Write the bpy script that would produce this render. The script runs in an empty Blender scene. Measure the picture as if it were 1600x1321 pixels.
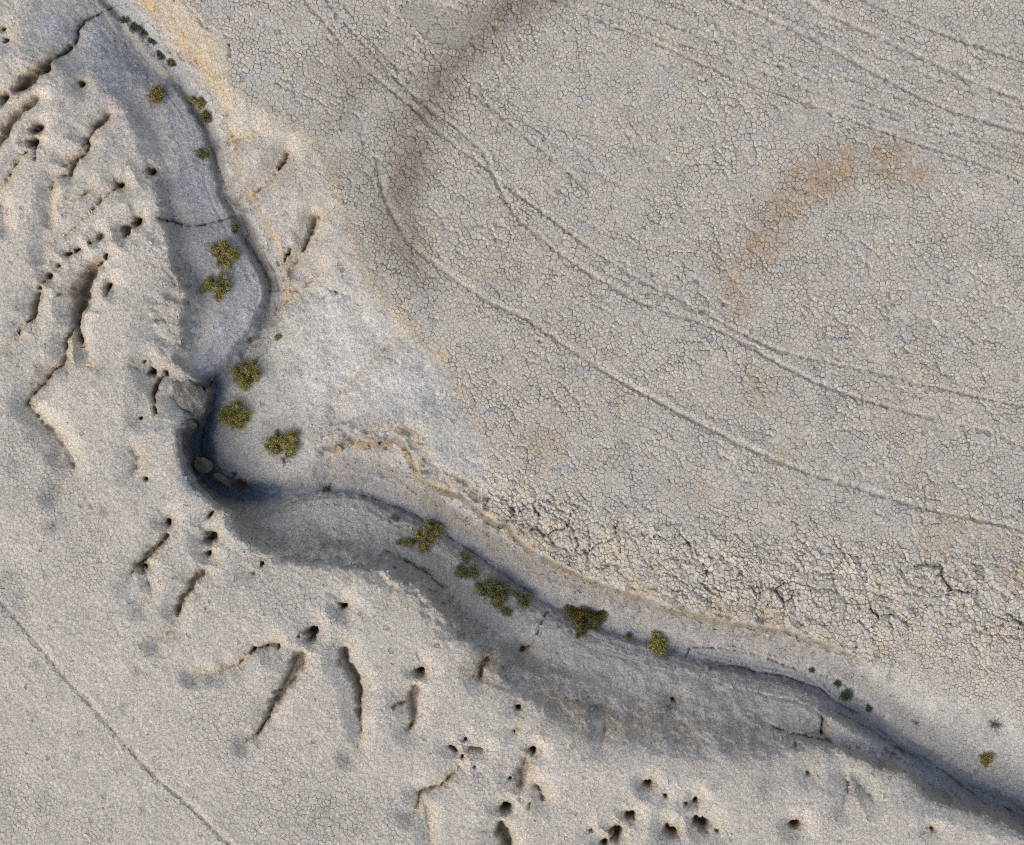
import bpy, math, random, time
import numpy as np
from mathutils import Vector
from mathutils.geometry import delaunay_2d_cdt

T0 = time.time()
S = bpy.context.scene
COLL = S.collection
rnd = random.Random(7)
rng = np.random.default_rng(11)

# ------------------------------------------------------------------ camera, sky, sun, exposure
M = 0.015                       # metres on the mud flat for one photo pixel
CX, CY = 800.0, 660.5
CAM_H = 45.0                    # a drone looking straight down
cam_d = bpy.data.cameras.new('camera')
cam = bpy.data.objects.new('camera', cam_d)
COLL.objects.link(cam)
cam.location = (0, 0, CAM_H)
cam.rotation_euler = (0, 0, 0)
cam_d.sensor_fit = 'HORIZONTAL'
cam_d.angle = 2 * math.atan(800 * M / CAM_H)
cam_d.clip_start = 1.0
cam_d.clip_end = 3000
S.camera = cam

SUN_EL, SUN_AZ = 37.0, 228.0    # low light from the lower left of the frame, veiled by thin cloud
world = bpy.data.worlds.new('World')
S.world = world
world.use_nodes = True
wn = world.node_tree.nodes
sky = wn.new('ShaderNodeTexSky')
sky.sky_type = 'NISHITA'
sky.sun_disc = False
sky.sun_elevation = math.radians(SUN_EL)
sky.sun_rotation = math.radians(SUN_AZ)
sky.air_density = 1.0
sky.dust_density = 1.5
wn['Background'].inputs['Strength'].default_value = 0.135
veil = wn.new('ShaderNodeHueSaturation')       # thin high cloud whitens the sky
veil.inputs['Saturation'].default_value = 0.58
world.node_tree.links.new(sky.outputs[0], veil.inputs['Color'])
world.node_tree.links.new(veil.outputs[0], wn['Background'].inputs[0])

sun_d = bpy.data.lights.new('sun', 'SUN')
sun_d.energy = 1.25
sun_d.angle = math.radians(48)
sun_d.color = (1.0, 0.90, 0.76)
sun = bpy.data.objects.new('sun', sun_d)
COLL.objects.link(sun)
_az, _el = math.radians(SUN_AZ), math.radians(SUN_EL)
to_sun = Vector((math.sin(_az) * math.cos(_el), math.cos(_az) * math.cos(_el), math.sin(_el)))
sun.rotation_euler = to_sun.to_track_quat('Z', 'Y').to_euler()

S.view_settings.view_transform = 'Standard'
S.view_settings.look = 'None'
S.view_settings.gamma = 1
S.view_settings.exposure = 0.78
S.view_settings.use_curve_mapping = False
S.render.engine = 'CYCLES'
S.cycles.use_denoising = False          # keep the fine grain of the mud
S.cycles.filter_width = 1.15
S.cycles.max_bounces = 5

# ------------------------------------------------------------------ plan raster (1 unit = 1.5 cm on the ground)
STEP = 2.0
U0, V0 = -150.0, -130.0
NX, NY = 951, 791
us = U0 + np.arange(NX) * STEP
vs = V0 + np.arange(NY) * STEP
UU, VV = np.meshgrid(us, vs)


LEAN = None


def to_world(u, v, z):
    if LEAN is not None:
        u, v = lean(u, v, z)
    return (u - CX) * M, (CY - v) * M, z


_perm = rng.permutation(4096)
_vals = rng.random(4096) * 2 - 1


def vnoise(x, y, seed=0):
    xi = np.floor(x).astype(np.int64)
    yi = np.floor(y).astype(np.int64)
    fx = x - xi
    fy = y - yi
    fx = fx * fx * fx * (fx * (fx * 6 - 15) + 10)
    fy = fy * fy * fy * (fy * (fy * 6 - 15) + 10)

    def h(a, b):
        return _vals[(_perm[(a + seed * 131) & 4095] + b * 57 + seed * 17) & 4095]
    a = h(xi, yi); b = h(xi + 1, yi); c = h(xi, yi + 1); d = h(xi + 1, yi + 1)
    return (a * (1 - fx) + b * fx) * (1 - fy) + (c * (1 - fx) + d * fx) * fy


def fbm(x, y, scale, octs=4, seed=0, gain=0.5):
    t = 0; amp = 1.0; tot = 0
    for o in range(octs):
        ca, sa = math.cos(0.7 * o + seed), math.sin(0.7 * o + seed)
        t = t + amp * vnoise((x * ca - y * sa) / scale, (x * sa + y * ca) / scale, seed + o)
        tot += amp
        amp *= gain; scale *= 0.5
    return t / tot


def blur(a, r):
    r = int(round(r))
    if r < 1:
        return a
    for ax in (0, 1):
        for _ in range(2):
            p = np.pad(a, [(r + 1, r) if i == ax else (0, 0) for i in (0, 1)], mode='edge')
            c = np.cumsum(p, axis=ax)
            n = a.shape[ax]
            if ax == 0:
                a = (c[2 * r + 1:2 * r + 1 + n] - c[:n]) / (2 * r + 1)
            else:
                a = (c[:, 2 * r + 1:2 * r + 1 + n] - c[:, :n]) / (2 * r + 1)
    return a


def sstep(a, b, x):
    t = np.clip((x - a) / (b - a), 0, 1)
    return t * t * (3 - 2 * t)


def sample(F, u, v):
    x = np.clip((np.asarray(u) - U0) / STEP, 0, NX - 1.001)
    y = np.clip((np.asarray(v) - V0) / STEP, 0, NY - 1.001)
    xi = x.astype(int); yi = y.astype(int)
    fx = x - xi; fy = y - yi
    return (F[yi, xi] * (1 - fx) + F[yi, xi + 1] * fx) * (1 - fy) + (F[yi + 1, xi] * (1 - fx) + F[yi + 1, xi + 1] * fx) * fy


def plan(p, z):
    """photo pixel of a surveyed point at height z -> plan coordinates."""
    k = (CAM_H - z) / CAM_H
    return (CX + (p[0] - CX) * k, CY + (p[1] - CY) * k)


# ------------------------------------------------------------------ surveyed height lines: lists of (px, py[, z]), z carried forward
LINES = {
 'flat_edge': [(255,-140,-.03),(290,0),(318,42),(355,53),(362,80),(354,114),(366,150),(440,185),(490,220),(520,280),(540,340),(560,400),(600,470),(650,520),(690,560),(720,610),(742,660),(758,712),(790,745),(850,785),(950,815),(1100,845),(1300,880),(1500,905),(1750,930)],
 'flat_mid': [(1500,-100,.0),(1000,-50),(700,50),(640,200),(700,400),(900,600),(1100,700),(1300,780),(1600,830)],
 'right_rim': [(160,-130,-.45),(195,-10,-.42),(230,40),(262,75),(300,110),(332,142),(350,170,-.36),(360,205),(367,250),(378,285),(400,318),(420,355),(433,390),(443,415),(452,445,-.42),(455,464,-.5),(446,492,-.75)],
 'right_foot': [(138,-130,-.84),(180,-8,-.86),(214,45),(247,82),(284,118),(317,151),(335,180),(346,212),(353,257),(364,294),(386,330),(406,366),(419,400,-.95),(429,427,-1.05),(435,450,-1.15),(433,475,-1.22)],
 'bed_upper': [(112,-130,-1.0),(158,-5,-1.02),(190,44),(220,80),(250,112),(285,147),(309,180),(326,230),(337,272),(356,322,-1.05),(383,376,-1.1),(406,413,-1.18),(421,450,-1.26),(418,490,-1.32),(405,533,-1.37),(375,560,-1.4),(345,583,-1.43),(328,602,-1.46)],
 'bench_edge': [(90,-130,-.8),(150,-15,-.82),(180,33),(205,55),(230,86),(252,111),(278,143),(298,171),(312,203),(324,240),(332,275),(344,310),(356,340),(380,388),(399,414),(414,443),(414,463),(402,489),(380,522),(350,556),(328,578,-.78),(313,592,-.7)],
 'bench_mid': [(20,-130,-.56),(100,10,-.62),(140,70,-.64),(200,112,-.7),(245,160,-.72),(285,250,-.75),(305,340,-.77),(335,420,-.79),(352,480,-.8),(340,530,-.79)],
 'hill_foot': [(100,90,-.52),(150,99,-.58),(192,120,-.62),(217,160,-.64),(234,190,-.66),(254,240,-.68),(264,278,-.7),(267,320,-.71),(277,355,-.73),(292,400,-.74),(308,440,-.76),(318,470),(312,510,-.77),(306,545,-.74),(300,572,-.6)],
 'hill_rim': [(88,106,-.34),(138,120,-.36),(172,147,-.34),(196,187,-.3),(216,236,-.26),(233,282,-.2),(250,336,-.15),(258,361,-.14),(264,387),(267,414),(276,432),(291,454),(290,483),(279,507),(276,538),(266,563,-.14),(288,582,-.2),(311,594,-.4)],
 'pool_rim': [(315,603,-.45),(313,622,-.45),(306,642,-.4),(293,660,-.3),(270,672,-.2),(262,684,-.12),(265,707,-.08),(276,735),(292,765),(316,786,-.1),(343,806,-.12),(356,826,-.12),(380,848,-.1),(440,874,-.12),(520,886,-.1),(600,897,-.1),(640,910,-.1),(669,938),(693,962),(700,985,-.08),(735,1008),(752,1028),(764,1048),(792,1076),(830,1106),(900,1146,-.06),(980,1174,-.08),(1080,1190),(1180,1188,-.14),(1289,1163,-.3),(1328,1177),(1363,1192),(1392,1200),(1418,1210),(1432,1226),(1450,1245),(1479,1256),(1516,1266),(1559,1280),(1600,1302,-.3),(1760,1382)],
 'pool_foot': [(324,604,-1.5),(316,638,-1.6),(305,668,-1.7),(294,692,-1.75),(296,722),(306,747),(326,767,-1.75),(351,780,-1.7),(380,785,-1.58),(410,785,-1.47)],
 'pool_bed': [(332,612,-1.52),(325,650,-1.64),(314,685,-1.76),(312,722,-1.8),(330,753,-1.8),(360,770,-1.72),(400,775,-1.5)],
 'ledge': [(352,792,-1.15),(375,800,-1.1),(396,806,-1.15),(420,800,-1.3)],
 'bar_edge': [(348,606,-1.36),(338,648,-1.38),(328,690,-1.4),(340,712,-1.42),(367,724,-1.36),(398,744,-1.36),(435,757,-1.33)],
 'bar_a': [(430,548,-1.15),(400,600,-1.15),(395,660,-1.18),(420,715,-1.1),(480,733,-.98)],
 'bar_b': [(470,540,-.72),(480,620,-.74),(495,690,-.72)],
 'bar_c': [(470,462,-.5),(510,455,-.26),(545,500,-.24),(560,600,-.28),(552,655,-.36)],
 'bar_d': [(575,480,-.1),(600,540,-.09),(640,620,-.1),(680,690,-.1),(725,742,-.12)],
 'bank_rim': [(506,694,-.5),(524,697,-.36),(539,685,-.28),(560,683),(575,690),(596,694),(600,685),(621,683,-.22),(634,690),(643,712),(656,738),(675,756,-.25),(698,764),(720,769),(741,785),(759,804),(778,816),(799,816),(804,833),(826,854),(849,867),(881,883,-.3),(913,899),(970,919),(1060,952),(1150,970,-.32),(1230,983),(1290,1003,-.4),(1340,1025,-.5),(1400,1050,-.55),(1500,1095,-.6),(1600,1130,-.6),(1760,1190,-.6)],
 'bank_mid': [(520,730,-.92),(580,740,-.95),(640,765,-.95),(700,800,-.97),(780,855,-.98),(880,920,-1.0),(980,957,-1.0),(1100,985,-.98),(1200,1000,-.95),(1290,1024,-.92),(1350,1055,-.88),(1450,1110,-.9),(1550,1160,-.9),(1760,1260,-.9)],
 'bed_right': [(460,752,-1.28),(488,746,-1.2),(540,748,-1.16),(580,760),(620,776,-1.18),(680,806),(730,839),(790,881),(850,916),(900,941),(960,966),(1040,989),(1100,1001),(1180,1013),(1246,1024),(1286,1037),(1320,1054),(1355,1080),(1384,1104),(1408,1122),(1445,1154),(1471,1172),(1524,1200),(1600,1236),(1760,1316)],
 'bed': [(420,784,-1.44),(460,770,-1.38),(500,762,-1.36),(550,765,-1.34),(577,769),(611,787),(643,800),(677,819),(696,832),(722,849),(749,865),(775,884),(802,905),(828,923),(863,942),(900,963),(960,985),(1020,1004),(1100,1031),(1180,1053),(1246,1065),(1286,1081),(1299,1100),(1339,1118),(1365,1136),(1387,1154),(1408,1175),(1432,1187),(1485,1218),(1524,1243),(1560,1260),(1600,1280),(1760,1356)],
 'terrace': [(440,800,-1.18),(480,783,-1.15),(520,776),(560,779),(600,797),(640,814),(672,833),(715,863),(765,899),(815,933),(855,957),(895,980),(950,1000),(1010,1018),(1080,1040),(1150,1053),(1176,1061),(1218,1067),(1252,1077),(1278,1088,-1.12),(1292,1110),(1330,1130),(1360,1150),(1398,1180,-1.2)],
 'bench_low': [(470,812,-1.02),(560,826,-1.0),(640,852,-1.0),(700,888),(760,934),(850,985,-1.0),(950,1028,-.99),(1060,1060,-.98),(1160,1085,-.96),(1262,1108,-.92)],
 'slope_foot': [(405,822,-.9),(470,832,-.84),(560,848,-.82),(620,866,-.82),(690,908,-.84),(735,960,-.84),(800,1008,-.82),(880,1044,-.8),(960,1070,-.8),(1060,1090,-.78),(1160,1113,-.76),(1240,1136,-.76),(1282,1148,-.76)],
 'spur': [(1300,1124,-.66),(1340,1146,-.7),(1390,1172,-.85),(1425,1194,-.95)],
 'scarp_foot': [(1296,1152,-.74),(1340,1170,-.8),(1380,1186,-.86),(1410,1196,-.92),(1440,1222,-.95),(1468,1243,-.98),(1500,1254,-1.0)],
 'crest': [(30,90,-.2),(60,180,-.14),(150,250,-.12),(195,330,-.1),(212,420,-.08),(205,520,-.08),(190,650,-.03),(180,800,.0),(260,910,.0),(400,960,.0),(550,990,-.02),(700,1075,.0),(900,1195,.0),(1150,1225,-.03),(1400,1262,-.1),(1560,1310,-.15)],
 'west': [(-140,-130,-.35),(-140,150,-.35),(-140,500,-.45),(-140,800,-.2),(-140,1100,0),(-140,1440,.05)],
 'west_mid': [(30,300,-.2),(20,450,-.28),(30,600,-.22),(60,760,-.05),(60,900,.02),(100,1150,.04),(250,1290,.04),(600,1440,.05),(1000,1440,.05),(1400,1440,.0)],
 'north_west': [(-140,-130,-.45),(-60,-130,-.5),(-20,-40,-.48),(40,30,-.5),(60,70,-.46)],
 'east': [(1748,-128,0),(1748,300),(1748,800)],
 'north': [(300,-128,0),(800,-128),(1748,-128)],
}


def offset_line(line, dist, dz):
    pts = []; z = 0
    for p in line:
        z = p[2] if len(p) > 2 else z
        pts.append((p[0], p[1], z))
    out = []
    for i, p in enumerate(pts):
        a, b = pts[max(0, i - 1)], pts[min(len(pts) - 1, i + 1)]
        l = math.hypot(b[0] - a[0], b[1] - a[1])
        out.append((p[0] - (b[1] - a[1]) / l * dist, p[1] + (b[0] - a[0]) / l * dist, p[2] + dz))
    return out


_rim = [p for p in LINES['bank_rim'] if p[0] < 1345]
LINES['bank_foot'] = offset_line(_rim, 7, -.34)
LINES['bank_talus'] = offset_line(_rim, 17, -.47)
LINES['right_scarp'] = offset_line(LINES['right_rim'][:-2], 5, -.26)
LINES['west_scarp'] = offset_line([p for p in LINES['pool_rim'] if 376 <= p[0] <= 720], -5, -.16)
LINES['east_scarp'] = offset_line([p for p in LINES['pool_rim'] if 1289 <= p[0]], -5, -.25)
LINES['hill_scarp'] = offset_line([p if len(p) > 2 else p + (-.14,) for p in LINES['hill_rim'] if p[1] > 330], -5, -.24)


def dense(line, close=3.0):
    out = []
    z = 0.0
    pts = []
    for p in line:
        if len(p) > 2:
            z = p[2]
        pts.append((p[0], p[1], z))
    for a, b in zip(pts[:-1], pts[1:]):
        n = max(1, int(math.hypot(b[0] - a[0], b[1] - a[1]) / close))
        for i in range(n):
            t = i / n
            out.append(tuple(a[k] + (b[k] - a[k]) * t for k in range(3)))
    out.append(pts[-1])
    return out


PLANLINES = {}
allpts = []
for k, ln in LINES.items():
    d = []
    for (x, y, z) in dense(ln, 1.5):
        if k.startswith(('pool_rim', 'hill_rim', 'bank_rim', 'right_rim')):       # crumbling, scalloped edges
            j = 4.0 * float(vnoise(np.array(x / 9.0), np.array(y / 9.0), 3)) + 2.5 * float(vnoise(np.array(x / 4.0), np.array(y / 4.0), 5))
            x, y = x + j * .7, y + j * .7
        q = plan((x, y), z)
        d.append((q[0], q[1], z))
    PLANLINES[k] = np.array(d)
    allpts.append(PLANLINES[k])
allpts = np.concatenate(allpts)


def solve_membrane():
    F = None
    for st, its in ((64, 400), (32, 300), (16, 220), (8, 160), (4, 110), (2, 50)):
        nx = int((NX - 1) * STEP // st) + 1
        ny = int((NY - 1) * STEP // st) + 1
        xi = np.rint((allpts[:, 0] - U0) / st).astype(int)
        yi = np.rint((allpts[:, 1] - V0) / st).astype(int)
        ok = (xi >= 0) & (xi < nx) & (yi >= 0) & (yi < ny)
        idx = yi[ok] * nx + xi[ok]
        w = np.bincount(idx, minlength=nx * ny)
        sm = np.bincount(idx, weights=allpts[ok, 2], minlength=nx * ny)
        fix = (w > 0).reshape(ny, nx)
        val = np.where(fix, (sm / np.maximum(w, 1)).reshape(ny, nx), 0)
        if F is None:
            F = np.full((ny, nx), -.2)
        else:
            gy = np.clip(np.arange(ny) * st / pst, 0, F.shape[0] - 1.001)
            gx = np.clip(np.arange(nx) * st / pst, 0, F.shape[1] - 1.001)
            y0 = gy.astype(int); x0 = gx.astype(int)
            fy = (gy - y0)[:, None]; fx = (gx - x0)[None]
            F = (F[y0][:, x0] * (1 - fx) + F[y0][:, x0 + 1] * fx) * (1 - fy) + (F[y0 + 1][:, x0] * (1 - fx) + F[y0 + 1][:, x0 + 1] * fx) * fy
        F[fix] = val[fix]
        for _ in range(its):
            P = np.pad(F, 1, mode='edge')
            G = 0.25 * (P[:-2, 1:-1] + P[2:, 1:-1] + P[1:-1, :-2] + P[1:-1, 2:])
            F = np.where(fix, val, G)
        pst = st
    return F


Z = solve_membrane()
Z = blur(Z, 1)
WU = 5.0 * fbm(UU, VV, 34, 3, 301) + 3.0 * fbm(UU, VV, 10, 2, 303)
WV = 5.0 * fbm(UU, VV, 34, 3, 305) + 3.0 * fbm(UU, VV, 10, 2, 307)
Z = sample(Z, UU + WU, VV + WV)
BASE = Z.copy()
print('membrane', round(time.time() - T0, 1))


def proj(pts):
    """photo pixels -> plan coordinates on the ground surface."""
    p = np.atleast_2d(np.array(pts, float))
    z = np.zeros(len(p))
    for _ in range(12):
        k = (CAM_H - z) / CAM_H
        u = CX + (p[:, 0] - CX) * k
        v = CY + (p[:, 1] - CY) * k
        z = 0.5 * z + 0.5 * sample(BASE, u, v)
    return np.stack([u, v], 1)


def polyfield(pts, reach):
    """distance, side, arc length and per-point value along a plan polyline, in a window."""
    pts = np.asarray(pts, float)
    x0 = max(0, int((pts[:, 0].min() - reach - U0) / STEP)); x1 = min(NX, int((pts[:, 0].max() + reach - U0) / STEP) + 2)
    y0 = max(0, int((pts[:, 1].min() - reach - V0) / STEP)); y1 = min(NY, int((pts[:, 1].max() + reach - V0) / STEP) + 2)
    if x1 <= x0 or y1 <= y0:
        return None
    sl = (slice(y0, y1), slice(x0, x1))
    X = UU[sl]; Y = VV[sl]
    D = np.full(X.shape, 1e9); SD = np.zeros(X.shape); SS = np.zeros(X.shape); W = np.zeros(X.shape)
    s0 = 0.0
    for i in range(len(pts) - 1):
        a, b = pts[i], pts[i + 1]
        L = math.hypot(b[0] - a[0], b[1] - a[1])
        if L < 1e-6:
            continue
        dx, dy = (b[0] - a[0]) / L, (b[1] - a[1]) / L
        t = np.clip((X - a[0]) * dx + (Y - a[1]) * dy, 0, L)
        ex = X - a[0] - t * dx; ey = Y - a[1] - t * dy
        d = np.hypot(ex, ey)
        m = d < D
        D = np.where(m, d, D)
        SD = np.where(m, np.sign(dx * ey - dy * ex), SD)
        SS = np.where(m, s0 + t, SS)
        if pts.shape[1] > 2:
            W = np.where(m, a[2] + (b[2] - a[2]) * t / L, W)
        s0 += L
    return sl, D, SD, SS, W


def capsule_mask(pts, fall):
    """soft mask around a photo polyline of (x, y, radius)."""
    pts = np.array(pts, float)
    q = np.column_stack([proj(pts[:, :2]), pts[:, 2]])
    if len(q) == 1:
        q = np.vstack([q, q + [[0.5, 0.5, 0]]])
    out = np.zeros_like(UU)
    r = polyfield(q, pts[:, 2].max() + fall * 1.5)
    if r is None:
        return out
    sl, D, SD, SS, W = r
    out[sl] = 1 - sstep(-fall, fall, D - W)
    return out


def poly_mask(pts):
    p = np.array(pts, float)
    inside = np.zeros(UU.shape, bool)
    n = len(p)
    for i in range(n):
        x1, y1 = p[i]; x2, y2 = p[(i + 1) % n]
        if y1 == y2:
            continue
        c = ((VV >= min(y1, y2)) & (VV < max(y1, y2)))
        xc = x1 + (VV - y1) * (x2 - x1) / (y2 - y1)
        inside ^= c & (UU < xc)
    return inside.astype(float)


# ------------------------------------------------------------------ regions
L = lambda k: [tuple(p[:2]) for p in PLANLINES[k][::3]]
flat = poly_mask([p for p in L('flat_edge') if p[0] < 756] + [p for p in L('bank_rim') if p[0] > 770] + [(1900, 1200), (1900, -300), (255, -300)])
west = poly_mask([(60, -300), (40, 60)] + L('hill_rim') + L('pool_rim') + [(1900, 1500), (-300, 1600), (-300, -300)])
flat = sample(flat, UU + WU, VV + WV); west = sample(west, UU + WU, VV + WV)
warp = fbm(UU, VV, 30, 3, 40)
flat_s = np.clip(blur(flat, 5) + .25 * warp * (blur(flat, 10) * (1 - blur(flat, 10)) * 4), 0, 1)
west_s = blur(west, 4)
gully = np.clip(1 - flat - west, 0, 1)
gully_s = blur(gully, 4)
gy_, gx_ = np.gradient(BASE, STEP * M)
SLOPE = blur(np.hypot(gx_, gy_), 1)

# channel coordinates (for streaks along the flow)
chan = np.concatenate([PLANLINES['bed_upper'], PLANLINES['pool_bed'], PLANLINES['bed']])[::12]
_U, _V = UU, VV
UU, VV = _U[::4, ::4], _V[::4, ::4]
cd_ = np.full(UU.shape, 1e9); csd = np.zeros(UU.shape); css = np.zeros(UU.shape); s0 = 0.0
for a_, b_ in zip(chan[:-1], chan[1:]):
    L_ = max(1e-6, math.hypot(b_[0] - a_[0], b_[1] - a_[1]))
    dx, dy = (b_[0] - a_[0]) / L_, (b_[1] - a_[1]) / L_
    t = np.clip((UU - a_[0]) * dx + (VV - a_[1]) * dy, 0, L_)
    ex = UU - a_[0] - t * dx; ey = VV - a_[1] - t * dy
    dd = np.hypot(ex, ey); m = dd < cd_
    cd_ = np.where(m, dd, cd_); csd = np.where(m, np.sign(dx * ey - dy * ex), csd); css = np.where(m, s0 + t, css)
    s0 += L_
UU, VV = _U, _V
gx4 = np.clip(np.arange(NX) / 4, 0, cd_.shape[1] - 1.001); gy4 = np.clip(np.arange(NY) / 4, 0, cd_.shape[0] - 1.001)


def up4(F):
    x0 = gx4.astype(int); y0 = gy4.astype(int); fx = (gx4 - x0)[None]; fy = (gy4 - y0)[:, None]
    return (F[y0][:, x0] * (1 - fx) + F[y0][:, x0 + 1] * fx) * (1 - fy) + (F[y0 + 1][:, x0] * (1 - fx) + F[y0 + 1][:, x0 + 1] * fx) * fy


CD = up4(cd_ * csd); CS = up4(css)
ACD = np.abs(CD)
bedmask = (1 - sstep(14, 34, ACD)) * (1 - flat)

# ------------------------------------------------------------------ relief details
lump = fbm(UU, VV, 60, 4, 1)
pop = fbm(UU, VV, 11, 3, 2)
fine = fbm(UU, VV, 5, 2, 9)
Z += 0.018 * lump * (0.4 + west_s + gully_s)
Z += gully_s * (1 - .7 * bedmask) * (.035 + .05 * sstep(.2, .8, SLOPE)) * fbm(UU, VV, 28, 3, 311)
hill = capsule_mask([(60,60,120),(100,250,150),(110,450,140),(130,640,120),(120,760,80)], 70) * west_s
across = (UU + VV) * .707; along = (VV - UU) * .707
Z += hill * (.10 * fbm(across, along * .28, 48, 3, 313) + .18 * fbm(across, along * .45, 95, 2, 315))
Z += west_s * (1 - hill) * .085 * fbm(across, along * .5, 110, 3, 317)
Z += 0.012 * lump * flat_s
slopeamp = sstep(.25, 1.0, SLOPE)
Z += (0.012 * (1 - .75 * flat_s) + 0.03 * slopeamp) * pop * (1 - .75 * bedmask)
Z += 0.016 * fine * (.15 + slopeamp) * (1 - .8 * bedmask)
popcorn = capsule_mask([(395,838,18),(450,858,26),(540,872,24),(620,893,26),(680,938,28),(730,1000,30),(800,1050,34),(880,1085,36),(970,1115,34),(1080,1132,30),(1180,1145,28),(1280,1165,20)], 26)
popcorn = np.maximum(popcorn, capsule_mask([(240,380,20),(262,420,24),(270,460,30),(262,520,28),(276,580,20),(297,620,14)], 22))
Z += popcorn * (0.007 * np.random.default_rng(5).normal(0, 1, Z.shape).clip(-2, 2) + .02 * fbm(UU, VV, 7, 2, 25))
ledge_n = fbm(UU * .6 + VV * .5, VV * 1.5 - UU * .8, 30, 3, 27)
Z -= popcorn * .09 * sstep(.05, .4, ledge_n)
spurs = fbm(UU * .9 + VV * .45, VV * .25 - UU * .12, 34, 3, 29)
Z += popcorn * .10 * spurs * (VV > 800)
Z += (1 - flat_s) * 0.006 * np.random.default_rng(6).normal(0, 1, Z.shape).clip(-2, 2) * (1 + 1.5 * sstep(.6, 1.6, SLOPE))
# fluted walls: lumps drawn out down the slope
flute = fbm(UU + 6 * pop, VV + 6 * pop, 14, 3, 21)
Z += 0.14 * flute * sstep(.9, 2.4, SLOPE)
Z += 0.05 * fbm(UU, VV, 9, 2, 23) * sstep(1.2, 3, SLOPE)
# thin silt layers left along the flow
warpd = CD + 4 * fbm(UU, VV, 70, 2, 31)
layers = vnoise(warpd / 6.0, CS / 190.0, 33)
ridge = 1 - np.abs(vnoise(warpd / 7.5, CS / 260.0, 36)) * 2.2
silt = (1 - sstep(24, 52, ACD)) * (1 - flat) * (1 - west)
Z += silt * (0.012 * layers - 0.032 * np.clip(ridge, 0, 1) ** 5 + .012 * vnoise(warpd / 2.8, CS / 110.0, 35))
_r = polyfield(PLANLINES['bank_rim'][::4, :2], 60)
crumble = np.zeros_like(Z)
crumble[_r[0]] = (1 - sstep(14, 40, _r[1])) * (_r[2] < 0) * sstep(0, 5, _r[1])
crumble *= (UU < 1400)
Z += crumble * (.035 * fbm(UU, VV, 9, 2, 93) - .07 * sstep(.02, .22, fbm(UU * .8, VV * 1.25, 24, 3, 95)))
lobes = capsule_mask([(400,190,30),(440,260,50),(470,340,45),(500,420,40),(560,560,70)], 40)
Z += lobes * .10 * fbm(UU, VV, 64, 3, 91)
# slumped, stepped crust along the right bank of the lower reach
slump_line = [(770,800,25),(850,815,28),(930,845,32),(1030,870,36),(1130,885,42),(1250,905,50),(1400,925,55),(1560,930,55),(1720,930,55)]
slump = capsule_mask(slump_line, 40)
tn = fbm(UU * .8 + 20 * warp, VV * 1.5 + 20 * warp, 46, 3, 51)
terr = np.abs(tn)
Z += slump * (0.10 * (np.minimum(terr * 2.2, .5) - .25) + 0.012 * pop)
knob = fbm(UU, VV, 34, 2, 61)
band2 = capsule_mask([(760,760,40),(900,800,45),(1050,850,45),(1250,930,50),(1450,985,50),(1700,1010,50)], 50)
Z += band2 * 0.022 * knob
Z += capsule_mask([(1250,1020,20),(1400,1040,60),(1600,1080,80)], 50) * 0.03 * fbm(UU, VV, 40, 4, 63)

DEP = np.zeros_like(Z)      # erosion holes, rills and cracks
RIMT = np.zeros_like(Z)     # exposed tan soil beside them, with warm sunlight painted on one rim
RUT = np.zeros_like(Z)
RUTZ = np.zeros_like(Z)
RUTC = np.zeros_like(Z)


HOLE_SHADE = np.zeros_like(Z)
VAL = np.zeros_like(Z)


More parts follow.
